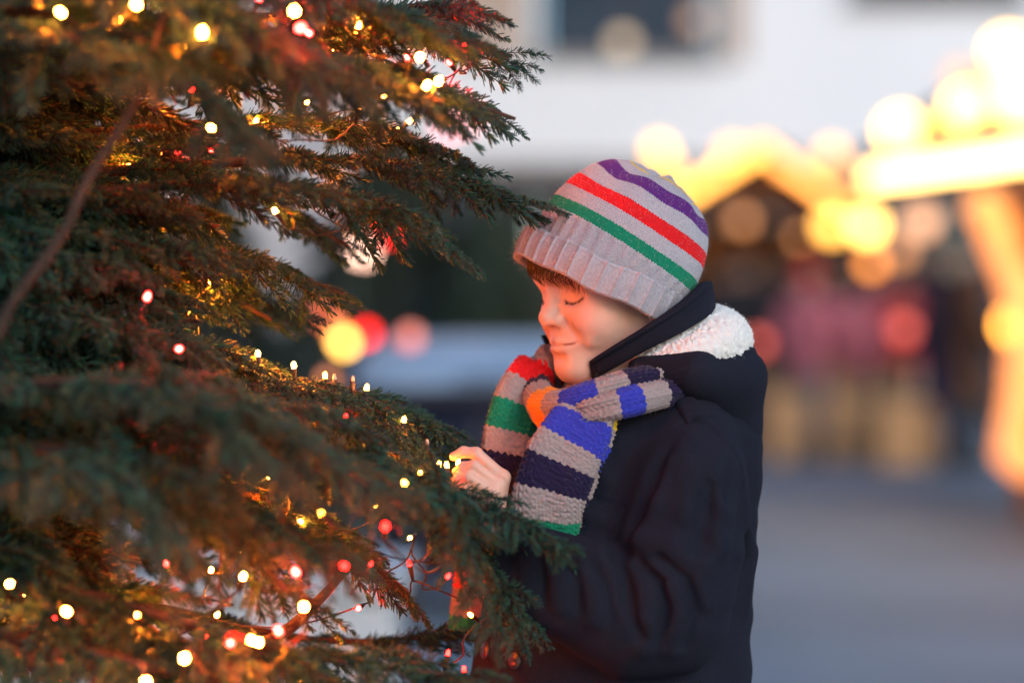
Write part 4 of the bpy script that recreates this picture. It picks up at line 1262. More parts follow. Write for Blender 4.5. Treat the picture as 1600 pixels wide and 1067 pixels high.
def skin_material():
    m, nt, p = mat_new('boy_skin')
    at = N(nt, 'ShaderNodeAttribute', attribute_name='tint')
    tc = N(nt, 'ShaderNodeTexCoord')
    nz = N(nt, 'ShaderNodeTexNoise', iScale=70.0, iDetail=3.0); nt.links.new(tc.outputs['Object'], nz.inputs['Vector'])
    c = mix(nt, mth(nt, 'MULTIPLY', nz.outputs[0], .22), at.outputs['Color'], (.50, .22, .16))
    nt.links.new(c, p.inputs['Base Color'])
    p.inputs['Subsurface Weight'].default_value = .14
    p.inputs['Subsurface Radius'].default_value = (1.0, .38, .22)
    p.inputs['Subsurface Scale'].default_value = .006
    p.inputs['Roughness'].default_value = .48
    p.inputs['Specular IOR Level'].default_value = .4
    n2 = N(nt, 'ShaderNodeTexNoise', iScale=900.0, iDetail=2.0); nt.links.new(tc.outputs['Object'], n2.inputs['Vector'])
    bp = N(nt, 'ShaderNodeBump', iStrength=.22, iDistance=.0007); nt.links.new(n2.outputs[0], bp.inputs['Height']); nt.links.new(bp.outputs[0], p.inputs['Normal'])
    return m
M_skin = skin_material()
obj('body', smooth_me(mesh_np('body', allv, allf, col=allc)), M_skin, BOY)

# lashes, brow and fringe hair as fine tapered strands
def strands(name, curves, r, mat, parent, taper=.25):
    """curves (n, k, 3): every strand a tapered three-sided hair."""
    Q = np.asarray(curves, float); n, k, _ = Q.shape
    T = np.empty_like(Q); T[:, 1:-1] = Q[:, 2:] - Q[:, :-2]; T[:, 0] = Q[:, 1] - Q[:, 0]; T[:, -1] = Q[:, -1] - Q[:, -2]
    T /= np.linalg.norm(T, axis=-1, keepdims=True) + 1e-9
    S = np.cross(T, np.array([.3, -.9, .3])); S /= np.linalg.norm(S, axis=-1, keepdims=True) + 1e-9; U = np.cross(S, T)
    rad = (r * (1 - (1 - taper) * np.arange(k) / (k - 1)))[None, :, None]
    V = np.stack([Q + (S * math.cos(a) + U * math.sin(a)) * rad for a in (0, 2.0944, 4.1888)], 2)
    i = np.arange(n)[:, None, None] * (k * 3) + np.arange(k - 1)[None, :, None] * 3; a = np.arange(3)[None, None]; b = (a + 1) % 3
    F = np.stack(np.broadcast_arrays(i + a, i + b, i + b + 3, i + a + 3), -1).reshape(-1, 4)
    return obj(name, smooth_me(mesh_np(name, V.reshape(-1, 3), F)), mat, parent)
def hair_mat(name, c):
    m, nt, p = mat_new(name)
    oi = N(nt, 'ShaderNodeTexCoord'); nz = N(nt, 'ShaderNodeTexNoise', iScale=400.0)
    nt.links.new(oi.outputs['Object'], nz.inputs['Vector'])
    nt.links.new(mix(nt, nz.outputs[0], tuple(x * .5 for x in c), tuple(x * 1.5 for x in c)), p.inputs['Base Color'])
    p.inputs['Roughness'].default_value = .4
    return m
M_hair = hair_mat('brown_hair', (.045, .018, .009)); M_lash = hair_mat('dark_lashes', (.03, .014, .01))
br = np.random.RandomState(2)
for s in (1, -1):
    cu = []
    for i in range(40):
        f = br.rand() * 4; k = min(int(f), 3); b = LID[s][k] + (LID[s][k + 1] - LID[s][k]) * (f - k)
        out = np.array([.0032, s * (.0004 + .0012 * (f - 1.5)), -.0030]) * br.uniform(.5, 1.1)
        cu.append([from_head(b + out * t + np.array([0, 0, -.0012 * t * (1 - t) * 2])) for t in (0, .35, .7, 1)])
    strands('eyelash', cu, .00028, M_lash, BOY, .2)
    fb = br.rand(46); yb = .012 + .030 * fb; zb = .0205 + .0065 * np.sin(fb * 2.4) + br.randn(46) * .0011
    b1 = on_head(np.stack([np.full(46, .1), s * yb, zb], 1)); b2 = on_head(np.stack([np.full(46, .1), s * (yb + .0065), zb + .0012 * (1 - 2 * fb)], 1))
    cu = np.stack([from_head(b1 + np.array([.0003, 0, 0])), from_head((b1 + b2) / 2 + np.array([.0009, 0, 0])), from_head(b2 + np.array([.0007, 0, 0]))], 1)
    strands('eyebrow', cu, .00022, M_hair, BOY, .3)
y0 = br.uniform(-.036, .058, 460)
zs = np.linspace(.085, .0, 60)
yk = np.linspace(-.036, .058, 12)
gg = on_head(np.stack(np.broadcast_arrays(.1, yk[:, None], zs[None]), -1).reshape(-1, 3))
az = ((from_head(gg) - CO) @ CUFA[2]).reshape(12, 60)
z0 = np.interp(y0, yk, zs[np.argmax(az < .012, 1)])
Lh = br.uniform(.018, .036, 460) * (1.05 - .35 * np.abs(y0 - .010) / .05); y1 = y0 - .014 + br.randn(460) * .006
tt = np.linspace(0, 1, 6)
hy = y0[:, None] + (y1 - y0)[:, None] * tt; hz = z0[:, None] - Lh[:, None] * tt
hb_ = on_head(np.stack([np.full(hy.shape, .1), hy, hz], -1).reshape(-1, 3)).reshape(460, 6, 3)
hb_[..., 0] += .0015 + .003 * np.sin(tt * 2.6) + (.0022 * br.rand(460))[:, None]
cu = [from_head(q) for q in hb_]
strands('hair', cu, .00042, M_hair, BOY, .25)

# ------------------------------------------------------------------ knit materials
def knit_material(name, wst, hst, ramp, base_u='puv', bump=.9, dist=.0016, heather=.25, total=1.0, fade=None):
    """Stocking-stitch relief from the surface's own (u, v) in metres; stripes step stitch by stitch along v."""
    m, nt, p = mat_new(name)
    at = N(nt, 'ShaderNodeAttribute', attribute_name=base_u)
    sp = N(nt, 'ShaderNodeSeparateXYZ'); nt.links.new(at.outputs['Vector'], sp.inputs[0])
    U = mth(nt, 'DIVIDE', sp.outputs[0], wst)
    fx = mth(nt, 'ABSOLUTE', mth(nt, 'SUBTRACT', mth(nt, 'FRACT', U), .5))
    Vv = mth(nt, 'ADD', mth(nt, 'DIVIDE', sp.outputs[1], hst), mth(nt, 'MULTIPLY', fx, 1.9))
    tc4 = N(nt, 'ShaderNodeTexCoord'); n4 = N(nt, 'ShaderNodeTexNoise', iScale=160.0, iDetail=2.0); nt.links.new(tc4.outputs['Object'], n4.inputs['Vector'])
    fv = mth(nt, 'FRACT', Vv); row = mth(nt, 'MULTIPLY', mth(nt, 'FLOOR', mth(nt, 'ADD', mth(nt, 'DIVIDE', sp.outputs[1], hst), mth(nt, 'ADD', mth(nt, 'MULTIPLY', fx, .7), mth(nt, 'MULTIPLY', n4.outputs[0], .8)))), hst / total)
    a = mth(nt, 'SINE', mth(nt, 'MULTIPLY', fv, math.pi))
    b = mth(nt, 'SINE', mth(nt, 'MULTIPLY', fx, 2 * math.pi))
    h = mth(nt, 'POWER', mth(nt, 'MAXIMUM', mth(nt, 'MULTIPLY', mth(nt, 'ADD', mth(nt, 'MULTIPLY', a, .75), .25), mth(nt, 'ADD', mth(nt, 'MULTIPLY', b, .8), .2)), 0.0), .6)
    tc = N(nt, 'ShaderNodeTexCoord')
    nz = N(nt, 'ShaderNodeTexNoise', iScale=1400.0, iDetail=3.0); nt.links.new(tc.outputs['Object'], nz.inputs['Vector'])
    rp = N(nt, 'ShaderNodeValToRGB'); cr = rp.color_ramp; cr.interpolation = 'CONSTANT'
    el = cr.elements
    while len(el) > 1: el.remove(el[-1])
    el[0].position = 0.0; el[0].color = (*ramp[0][1], 1)
    for pos, c in ramp[1:]:
        e = el.new(min(pos / total, 1.0)); e.color = (*c, 1)
    nt.links.new(row, rp.inputs[0])
    n3 = N(nt, 'ShaderNodeTexNoise', iScale=330.0, iDetail=4.0); nt.links.new(tc.outputs['Object'], n3.inputs['Vector'])
    c = mix(nt, heather, rp.outputs[0], n3.outputs[0], 'OVERLAY')
    # stripe colour with random heather mottling, the same on loops and between them
    nt.links.new(c, p.inputs['Base Color'])
    p.inputs['Roughness'].default_value = .9; p.inputs['Specular IOR Level'].default_value = .15
    p.inputs['Sheen Weight'].default_value = .10; p.inputs['Sheen Roughness'].default_value = .5
    hh = mth(nt, 'ADD', h, mth(nt, 'MULTIPLY', nz.outputs[0], .22))
    bp = N(nt, 'ShaderNodeBump', iStrength=bump, iDistance=dist); nt.links.new(hh, bp.inputs['Height']); nt.links.new(bp.outputs[0], p.inputs['Normal'])
    return m
GREY = (.355, .34, .38); GREEN = (.006, .19, .105); REDC = (.60, .010, .014); PURP = (.095, .018, .16); YEL = (.68, .43, .01); BLUE = (.030, .040, .36); NAVY = (.014, .010, .040); ORAN = (.70, .26, .01)

# ------------------------------------------------------------------ hat
def stitch(u, v, w, h):
    fx = np.abs((u / w) % 1.0 - .5); fv = (v / h + fx * 1.9) % 1.0
    return (np.sin(fv * math.pi) * .7 + .3) * np.sqrt(np.clip(np.sin(fx * 2 * math.pi), 0, 1))
def revolve(name, A, O, rings, nu, uscale, mat, parent, u0=0.0, disp=None, smooth=True, close_top=True):
    """Rings of (forward radius, side radius, height, v) stacked along frame A's up axis, centred at O."""
    th = np.linspace(0, 2 * math.pi, nu, endpoint=False)
    V = []; UV = []
    for k, (ra, rb, z, v, ox) in enumerate(rings):
        q = np.stack([ra * np.cos(th) + ox, rb * np.sin(th), np.full(nu, z)], 1)
        V.append(q); UV.append(np.stack([th * uscale + u0, np.full(nu, v)], 1))
    V = np.array(V); UV = np.array(UV)
    if disp is not None: V = disp(V, UV, th)
    V = V.reshape(-1, 3); UV = UV.reshape(-1, 2)
    n = len(rings)
    i = np.arange(n - 1)[:, None] * nu; j = np.arange(nu)[None]; j2 = (j + 1) % nu
    F = np.stack([i + j, i + j2, i + nu + j2, i + nu + j], -1).reshape(-1, 4)
    Wd = O + V.astype(np.float32) @ A
    o = obj(name, smooth_me(mesh_np(name, Wd, F, uv=UV)), mat, parent)
    return o, Wd, UV

hat = empty('knit_hat', HATO); hat.parent = BOY; hat.matrix_parent_inverse = world_of(BOY).inverted()
rings = []
prof = []
for f in np.linspace(-.36, 1, 270):
    if f < 0: z = f * .105; r = 1.0 + .10 * f
    else:
        a = f * math.pi / 2; z = HT * math.sin(a) ** 1.0 * (1.0); r = max(math.cos(a), 0.0) ** .80
    prof.append((r, z))
v = 0; pv = None
for r, z in prof:
    if pv: v += math.hypot((r - pv[0]) * .097, z - pv[1])
    pv = (r, z)
    rings.append((RA * r + .0005, RB * r + .0005, z, v, .012 * max(z, 0) / HT * 0))
VTOT = v
hb = np.random.RandomState(9)
ph = hb.uniform(0, 6.28, 8)
def hat_disp(V, UV, th):
    vv = UV[:, 0, 1][:, None]; t = th[None]
    k = np.clip((vv - .05) / .08, 0, 1)
    sw = (.0022 * np.sin(3 * t + ph[0] + 14 * vv) + .0016 * np.sin(5 * t + ph[1] - 20 * vv) + .0030 * k * np.sin(7 * t + ph[2]) * np.sin(vv * 40)) 
    nrm = V.copy(); nrm[..., 2] *= 1.0
    ln = np.sqrt((nrm ** 2).sum(-1, keepdims=True)) + 1e-6
    rad_ = np.clip(np.sqrt(V[..., 0] ** 2 + V[..., 1] ** 2) / .035, 0, 1) ** 1.5
    sw = sw * rad_
    V = V + nrm / ln * sw[..., None]
    top = np.clip((vv - .14) / .05, 0, 1)
    V[..., 2] += .0035 * top * rad_ * np.sin(9 * t + ph[3])
    rib = np.clip(1 - (vv - .036) / .006, 0, 1)
    V = V + (nrm / ln) * (rib * .0013 * np.cos(t * 37))[..., None]
    n0 = np.stack([V[..., 0] / RA ** 2, V[..., 1] / RB ** 2, np.maximum(V[..., 2], 0) / HT ** 2], -1); n0 /= np.linalg.norm(n0, axis=-1, keepdims=True) + 1e-9
    return V + n0 * (stitch(UV[..., 0], UV[..., 1], .0042, .0036) * .0015 * np.clip(rad_ * 1.2, 0, 1))[..., None]
s0 = .105 * .36
ramp = [(0, GREY), (s0 + .002, GREEN), (s0 + .0185, GREY), (s0 + .035, REDC), (s0 + .055, GREY), (s0 + .076, PURP), (s0 + .097, GREY), (s0 + .116, YEL), (s0 + .120, GREY)]
M_hat = knit_material('hat_wool', .0042, .0036, ramp, total=.22, dist=.0008, bump=.5, heather=.30)
_, hw, huv = revolve('crown', HATA, HATO, rings, 860, .0965, M_hat, hat, disp=hat_disp)
# turned up cuff: outer face, fold at the bottom, inner face
M_cuff = knit_material('cuff_wool', .0046, .0036, [(0, GREY), (.5, GREY)], total=1.0, dist=.0008, bump=.5, heather=.30)
rings = []
for f in np.linspace(0, 1, 120):
    s = f * .118
    if s < .006: a = s / .006 * math.pi / 2; z = .036 - .003 * (1 - math.sin(a)) * 0 - .004 * (1 - math.cos(a)); off = .0005 + .004 * math.sin(a)
    elif s < .038: z = .032 - (s - .006); off = .0038
    elif s < .048: a = (s - .038) / .010 * math.pi; z = -.0 - .0045 * math.sin(a); off = .0045 * math.cos(a) - .001 * (1 - math.cos(a)) * .5
    else: z = (s - .048); off = -.0055
    flare = .0018 * math.sin(np.clip(z / .036, 0, 1) * math.pi)
    rings.append((.1045 + off + flare, .0985 + off + flare, z, s, 0))
def cuff_disp(V, UV, th):
    s = UV[:, 0, 1][:, None]; t = th[None]
    w = (s < .044) * 1.0
    rib = np.abs(((t / (2 * math.pi) * 36) % 1.0) - .5) * 2
    h = (np.clip((rib - .74) / .26, 0, 1) ** .8) * .0024 + .0008 * np.cos((1 - rib) * 2.2)
    wob = .0016 * np.sin(4 * t + 1.3) + .0012 * np.sin(7 * t + .4)
    rad = np.sqrt(V[..., 0] ** 2 + V[..., 1] ** 2)[..., None]
    dirr = V * np.array([1, 1, 0]) / rad
    V = V + dirr * (w * (h + .0013 * stitch(UV[..., 0], UV[..., 1], .0046, .0036)) + wob)[..., None]
    V[..., 2] += .0022 * np.sin(3 * t + .8) + .0014 * np.sin(8 * t)
    return V
_, cw, cuv = revolve('cuff', CUFA, CO, rings, 1100, .0955, M_cuff, hat, disp=cuff_disp)

# ------------------------------------------------------------------ wool fuzz: short loose fibres
def fuzz(name, pts, nrm, n, ln, r, mat, parent, seed, frizz=.6):
    rr = np.random.RandomState(seed); idx = rr.randint(0, len(pts), n)
    d = nrm[idx] + rr.randn(n, 3) * frizz; d /= np.linalg.norm(d, axis=1)[:, None]; L = ln * rr.uniform(.4, 1.3, (n, 1)); bb = rr.randn(n, 3) * .35
    cu = np.stack([pts[idx] + d * L * t + bb * L * t * t for t in (0, .5, 1)], 1)
    o = strands(name, cu, r, mat, parent, .4); o['kind'] = 'stuff'
    return o
M_fuzz = simple('wool_fuzz', (.5, .47, .5), (.4, .37, .4), .9, 50, sheen=.5)
def rad_n(w, O): n = w - O; return n / np.linalg.norm(n, axis=1)[:, None]
fuzz('fuzz', cw[:1100 * 52], rad_n(cw[:1100 * 52], CO), 5200, .0058, .00010, M_fuzz, hat, 1)
fuzz('fuzz', hw, rad_n(hw, HATO), 4200, .0044, .00009, M_fuzz, hat, 2)

# ------------------------------------------------------------------ coat
COLS = [(585, 1010, .040, .070, .03), (610, 1018, .085, .095, .02), (640, 1022, .115, .125, .01), (680, 1012, .140, .142, 0), (740, 992, .155, .148, 0), (820, 978, .160, .150, 0), (900, 968, .163, .150, 0), (1000, 959, .167, .152, 0), (1120, 950, .178, .158, 0), (1260, 945, .190, .166, 0)]
CZ = np.array([W(950, c[0])[2] for c in COLS][::-1]); CX = np.array([W(c[1], 700)[0] for c in COLS][::-1]); CRX = np.array([c[2] for c in COLS][::-1]); CRY = np.array([c[3] for c in COLS][::-1]); CDY = np.array([c[4] for c in COLS][::-1])
def torso_f(p):
    z = p[:, 2]
    cx = np.interp(z, CZ, CX); rx = np.interp(z, CZ, CRX); ry = np.interp(z, CZ, CRY); cyy = YB + np.interp(z, CZ, CDY)
    k = np.sqrt(((p[:, 0] - cx) / rx) ** 2 + ((p[:, 1] - cyy) / ry) ** 2)
    d = (k - 1) * np.minimum(rx, ry) * .92
    d = smax(d, z - CZ[-1], .02)
    return smax(d, CZ[0] - z, .012)
ARM = [(1078, 690, -.100, .054), (1074, 760, -.125, .0655), (1060, 860, -.145, .0680), (1046, 958, -.155, .0640), (985, 968, -.165, .0600), (900, 925, -.165, .0545), (835, 900, -.160, .0500), (772, 884, -.155, .0470)]
ARM_P = [W(a, b, c) for a, b, c, r in ARM]; ARM_R = [a[3] for a in ARM]
ARM2 = [SHR, W(1000, 850, .17), ELR, W(860, 930, .17), W(775, 905, .15)]
cuff_dir = (ARM_P[-1] - ARM_P[-2]); cuff_dir = cuff_dir / np.linalg.norm(cuff_dir)
def arm_f(p):
    d = s_chain(p, ARM_P, ARM_R, .03)
    d = smax(d, ((p - W(768, 883, -.155)) @ cuff_dir), .006)
    return smax(d, -s_cap(p, W(830, 897, -.157), W(735, 872, -.152), .036, .036), .006)
def coat_base(p):
    d = torso_f(p)
    d = smin(d, s_chain(p, ARM2, [.055, .062, .058, .05, .045], .03), .02)
    return smin(d, arm_f(p), .016)
# ridges and creases are given by where they show, then laid on the cloth itself
RIDGE = [([(900, 858), (935, 870), (962, 880), (985, 905)], .012, .020), ([(985, 890), (1005, 925), (1012, 970), (1005, 1010)], .012, .020), ([(1010, 880), (1045, 915), (1062, 960), (1050, 1010)], .013, .022),
         ([(1040, 880), (1085, 905), (1100, 945)], .012, .020), ([(905, 890), (925, 930), (930, 970)], .010, .018), ([(855, 872), (872, 905), (876, 945)], .009, .016), ([(1105, 740), (1120, 800), (1122, 860)], .012, .022),
         ([(1045, 720), (1020, 780), (990, 840)], .013, .022), ([(1075, 690), (1078, 740), (1070, 800)], .010, .022), ([(815, 870), (822, 900), (822, 935)], .007, .013), ([(1000, 845), (1050, 855), (1100, 880)], .009, .02),
         ([(905, 690), (930, 720), (945, 745)], .008, .02), ([(960, 820), (930, 810), (900, 795)], .008, .02), ([(1160, 780), (1168, 860), (1160, 950)], .010, .022)]
CREASE = [([(968, 872), (978, 905), (985, 950), (1002, 995)], .004, .016), ([(1000, 878), (1032, 908), (1040, 945), (1028, 1000)], .004, .016), ([(1030, 872), (1072, 905), (1085, 950), (1070, 1005)], .004, .015),
          ([(888, 868), (900, 905), (904, 950)], .003, .014), ([(842, 868), (850, 905), (850, 945)], .003, .012), ([(960, 870), (985, 820), (1015, 760), (1040, 705)], .006, .02),
          ([(1058, 664), (1078, 658), (1108, 665), (1135, 688), (1158, 725), (1164, 770)], .0026, .0045), ([(887, 760), (927, 777), (976, 793)], .0026, .0050), ([(1164, 770), (1160, 820), (1148, 870)], .005, .018),
          ([(1110, 760), (1098, 820), (1090, 860)], .004, .018), ([(930, 888), (948, 920), (955, 965)], .003, .013), ([(1140, 720), (1128, 780)], .003, .014)]
def lay(px, off): 
    return np.array([hit(coat_base, a, b) + np.array([0, off, 0], np.float32) for a, b in px], np.float32)
RID = [(lay(p, r * .38), [r * .5] + [r * .95] * (len(p) - 2) + [r * .5], k * .95) for p, r, k in RIDGE]
CRE = [(lay(p, -r * (.3 if r < .0028 else .75)), [r * .4] + [r] * (len(p) - 2) + [r * .4], k) for p, r, k in CREASE]
def coat_f(p):
    d = coat_base(p)
    for q, r, k in RID: d = local_op(d, p, q, r, k)
    for q, r, k in CRE: d = local_op(d, p, q, r, k, True)
    w = .0016 * np.sin(p[:, 0] * 46 + 9 * p[:, 2] + 4 * np.sin(p[:, 2] * 31)) * np.sin(p[:, 2] * 39 + 3 * np.sin(p[:, 0] * 27))
    return d + w
coat = empty('coat', W(960, 1060)); coat.parent = BOY; coat.matrix_parent_inverse = world_of(BOY).inverted()
cv_, cf_ = sdf_mesh(coat_f, (-.13, 2.68, .46), (.36, 3.26, 1.03), .0032, 2)

def wool(name, c1, c2, sheen=.25):
    m, nt, p = mat_new(name)
    tc = N(nt, 'ShaderNodeTexCoord')
    n1 = N(nt, 'ShaderNodeTexNoise', iScale=330.0, iDetail=6.0, iRoughness=.85); n2 = N(nt, 'ShaderNodeTexNoise', iScale=14.0, iDetail=4.0)
    for n in (n1, n2): nt.links.new(tc.outputs['Object'], n.inputs['Vector'])
    c = mix(nt, n1.outputs[0], c1, c2); c = mix(nt, mth(nt, 'MULTIPLY', n2.outputs[0], .5), c, tuple(x * .6 for x in c1))
    nt.links.new(c, p.inputs['Base Color'])
    p.inputs['Roughness'].default_value = .95; p.inputs['Specular IOR Level'].default_value = .06
    p.inputs['Sheen Weight'].default_value = sheen; p.inputs['Sheen Roughness'].default_value = .45; p.inputs['Sheen Tint'].default_value = (.55, .6, .85, 1)
    bp = N(nt, 'ShaderNodeBump', iStrength=.8, iDistance=.0016); nt.links.new(n1.outputs[0], bp.inputs['Height']); nt.links.new(bp.outputs[0], p.inputs['Normal'])
    return m
M_coat = wool('navy_wool', (.0040, .0046, .0085), (.030, .033, .052), .02)
obj('shell', smooth_me(mesh_np('shell', cv_, cf_)), M_coat, coat)

def patch(name, quad, off, thick, mat, parent, f, ns=10, nt_=8):
    """A sewn-on piece that follows the cloth below it; quad in photo pixels."""
    q = np.array(quad, float); T = []; Bt = []
    for i in range(ns):
        for j in range(nt_):
            s, t = i / (ns - 1), j / (nt_ - 1)
            a = (q[0] * (1 - s) + q[1] * s) * (1 - t) + (q[3] * (1 - s) + q[2] * s) * t
            h = hit(f, a[0], a[1]); g = sdf_grad(f, h[None].astype(np.float32), .004)[0]; g /= np.linalg.norm(g)
            e = min(i, ns - 1 - i, j, nt_ - 1 - j); k = off + thick * (0.0 if e == 0 else (.8 if e == 1 else 1.0))
            T.append(h + g * k)
    F = [(i * nt_ + j, (i + 1) * nt_ + j, (i + 1) * nt_ + j + 1, i * nt_ + j + 1) for i in range(ns - 1) for j in range(nt_ - 1)]
    return obj(name, smooth_me(mesh_np(name, np.array(T), np.array(F))), mat, parent)
patch('shoulder_strap', [(1048, 622), (1072, 612), (1122, 655), (1070, 664)], -.001, .0075, M_coat, coat, coat_f)

M_button = simple('dark_button', (.03, .025, .024), None, .35, 50)
def button(px, py):
    h = hit(coat_f, px, py); g = sdf_grad(coat_f, h[None].astype(np.float32), .006)[0]; g = Vector(g / np.linalg.norm(g))
    bm = bmesh.new()
    add_tube(bm, [(0, 0, -.002), (0, 0, .0025), (0, 0, .0038), (0, 0, .0036), (0, 0, .0026), (0, 0, .0026)], [.0098, .0104, .0096, .0078, .0066, .0005], 24)
    bmesh.ops.recalc_face_normals(bm, faces=bm.faces)
    for a in range(4):
        c = Vector((math.cos(a * 1.57 + .78) * .0026, math.sin(a * 1.57 + .78) * .0026, .0022))
        add_tube(bm, [c, c + Vector((0, 0, .0010))], .0009, 6)
    bmesh.ops.transform(bm, matrix=Matrix.Translation(Vector(h)) @ g.to_track_quat('Z', 'Y').to_matrix().to_4x4(), verts=bm.verts)
    obj('button', bm, M_button, coat, True)
for b in ((806, 1032), (760, 1016), (800, 1112), (752, 1098)): button(*b)

# ------------------------------------------------------------------ hood: collar band, pouch and fleece lining
def ribbon(name, up, dn, thick, mat, parent, n=80, m=14, bulge=.003, A=None):
    """Band of cloth between two 3D edges, with rounded rims and real thickness."""
    U = spline(up, n); Dn = spline(dn, n)
    C = (U + Dn) / 2; mid = C.mean(0)
    ring = []
    for k in range(m):
        a = 2 * math.pi * k / m; ring.append((math.cos(a), math.sin(a)))
    V = []
    for i in range(n):
        t = C[min(i + 1, n - 1)] - C[max(i - 1, 0)]; t /= np.linalg.norm(t)
        w = (U[i] - Dn[i]) / 2; nn = np.cross(t, w); nn /= np.linalg.norm(nn)
        e = min(1.0, (i + .6) / 3, (n - i - .4) / 3)
        for c, s in ring:
            cc = np.sign(c) * abs(c) ** .6; ss = np.sign(s) * abs(s) ** .6
            V.append(C[i] + w * cc * (.85 + .15 * e) + nn * ss * thick * e)
    F = [(i * m + k, i * m + (k + 1) % m, (i + 1) * m + (k + 1) % m, (i + 1) * m + k) for i in range(n - 1) for k in range(m)]
    o = obj(name, smooth_me(mesh_np(name, np.array(V), np.array(F))), mat, parent)
    return o
hood = empty('hood', W(1100, 600)); hood.parent = coat; hood.matrix_parent_inverse = world_of(coat).inverted()
up = [W(921, 566, -.075), W(960, 541, -.095), W(1015, 507, -.110), W(1062, 475, -.105), (W(1096, 446, -.070)), W(1104, 440, -.01), W(1085, 446, .06), W(1010, 480, .115), W(900, 525, .10), W(846, 524, .06)]
dn = [W(926, 594, -.070), W(966, 572, -.090), W(1015, 545, -.105), W(1065, 520, -.105), (W(1104, 496, -.075)), W(1112, 490, -.01), W(1090, 495, .06), W(1010, 530, .115), W(905, 560, .10), W(858, 552, .06)]
ribbon('collar', up, dn, .0065, M_coat, hood)
ribbon('collar_edge', [p + np.array([0, -.004, .002], np.float32) for p in up[:5]] + up[5:], [np.asarray(a) * .78 + np.asarray(b) * .22 + (np.array([0, -.004, 0], np.float32) if i < 5 else 0) for i, (a, b) in enumerate(zip(up, dn))], .0066, M_coat, hood)
RIMN = np.array([-.13, 0.10, 1.0], np.float32); RIMN /= np.linalg.norm(RIMN)
rim_c = W(1095, 558, -.02)
def hood_solid(p, g=0.0):
    d = s_ell(p, W(1086, 590, .0), (.088 + g, .122 + g, .060 + g))
    d = smin(d, s_ell(p, W(1112, 606, .01), (.047 + g, .100 + g, .078 + g)), .022)
    d = smin(d, s_ell(p, W(1158, 668, .01), (.0245 + g, .062 + g, .046 + g)), .03)
    return smin(d, s_cap(p, W(1005, 574, -.088), W(1085, 586, -.120), .015 + g, .027 + g), .02)
def rim_z(p): return (p - rim_c) @ RIMN - .9 * np.maximum(p[:, 0] - W(1110, 550)[0], 0) * .25
def hood_f(p):
    d = hood_solid(p)
    d = smax(d, rim_z(p), .006)
    d = smax(d, -smax(hood_solid(p, -.013), -(rim_z(p) + .05), .01), .006)
    w = .0012 * np.sin(p[:, 0] * 40 + p[:, 2] * 55 + 2.0) * np.sin(p[:, 1] * 30 + p[:, 2] * 25)
    roll = np.sqrt((rim_z(p) + .004) ** 2 + (hood_solid(p) + .006) ** 2) - .0085
    d = smin(d, roll, .004)
    # double stitched hem under the rim
    h = np.abs(rim_z(p) + .018) - .0008
    d = d + .0009 * np.exp(-(h / .0020) ** 2)
    return d + w
lo = W(960, 740, -.16); hi = W(1230, 480, .17)
v_, f_ = sdf_mesh(hood_f, np.minimum(lo, hi), np.maximum(lo, hi), .0030, 2)
obj('pouch', smooth_me(mesh_np('pouch', v_, f_)), M_coat, hood)

def hash3(i, s):
    h = (i[:, 0].astype(np.int64) * 73856093) ^ (i[:, 1].astype(np.int64) * 19349663) ^ (i[:, 2].astype(np.int64) * 83492791) ^ (s * 2654435)
    h = (h ^ (h >> 13)) * 1274126177 & 0x7fffffff
    return ((h >> 7) & 0xffff) / 65535.0
def worley(p, cell):
    q = p / cell; b = np.floor(q).astype(np.int64); best = np.full(len(p), 9.0)
    for dx in (-1, 0, 1):
        for dy in (-1, 0, 1):
            for dz in (-1, 0, 1):
                c = b + np.array([dx, dy, dz]); f = np.stack([hash3(c, 1), hash3(c, 2), hash3(c, 3)], 1)
                best = np.minimum(best, ((q - c - f) ** 2).sum(1))
    return np.sqrt(best)
def fleece_f(p):
    A = np.array([[math.cos(R(20)), 0, math.sin(R(20))], [0, 1, 0], [-math.sin(R(20)), 0, math.cos(R(20))]], np.float32)
    d = s_ell(p, W(1068, 556, -.02), (.078, .100, .036), A)
    d = smin(d, s_ell(p, W(1112, 532, .0), (.034, .085, .038), A), .03)
    return d
lo = W(960, 640, -.15); hi = W(1200, 440, .15)
v_, f_ = sdf_mesh(fleece_f, np.minimum(lo, hi), np.maximum(lo, hi), .0016, 1)
g = sdf_grad(fleece_f, v_, .003); g /= np.linalg.norm(g, axis=1)[:, None]
dd = 1.5 * (.0020 * (1 - worley(v_, .0085)) + .0026 * (1 - worley(v_ + 3.1, .0046)) + .0010 * (1 - worley(v_ + 7.7, .0027)))
v_ = v_ + g * dd[:, None]
m_f, nt, p_ = mat_new('white_fleece')
tc = N(nt, 'ShaderNodeTexCoord'); nz = N(nt, 'ShaderNodeTexNoise', iScale=700.0, iDetail=4.0); nt.links.new(tc.outputs['Object'], nz.inputs['Vector'])
nt.links.new(mix(nt, nz.outputs[0], (.66, .64, .60), (.82, .81, .79)), p_.inputs['Base Color'])
p_.inputs['Roughness'].default_value = .95; p_.inputs['Specular IOR Level'].default_value = .1; p_.inputs['Sheen Weight'].default_value = .4
bp = N(nt, 'ShaderNodeBump', iStrength=.8, iDistance=.002); nt.links.new(nz.outputs[0], bp.inputs['Height']); nt.links.new(bp.outputs[0], p_.inputs['Normal'])
obj('fleece_lining', smooth_me(mesh_np('fleece_lining', v_, f_)), m_f, hood)['label'] = 'curly white fleece lining of the hood'
fuzz('fuzz', v_, g, 1800, .004, .00012, m_f, hood, 4, .8)

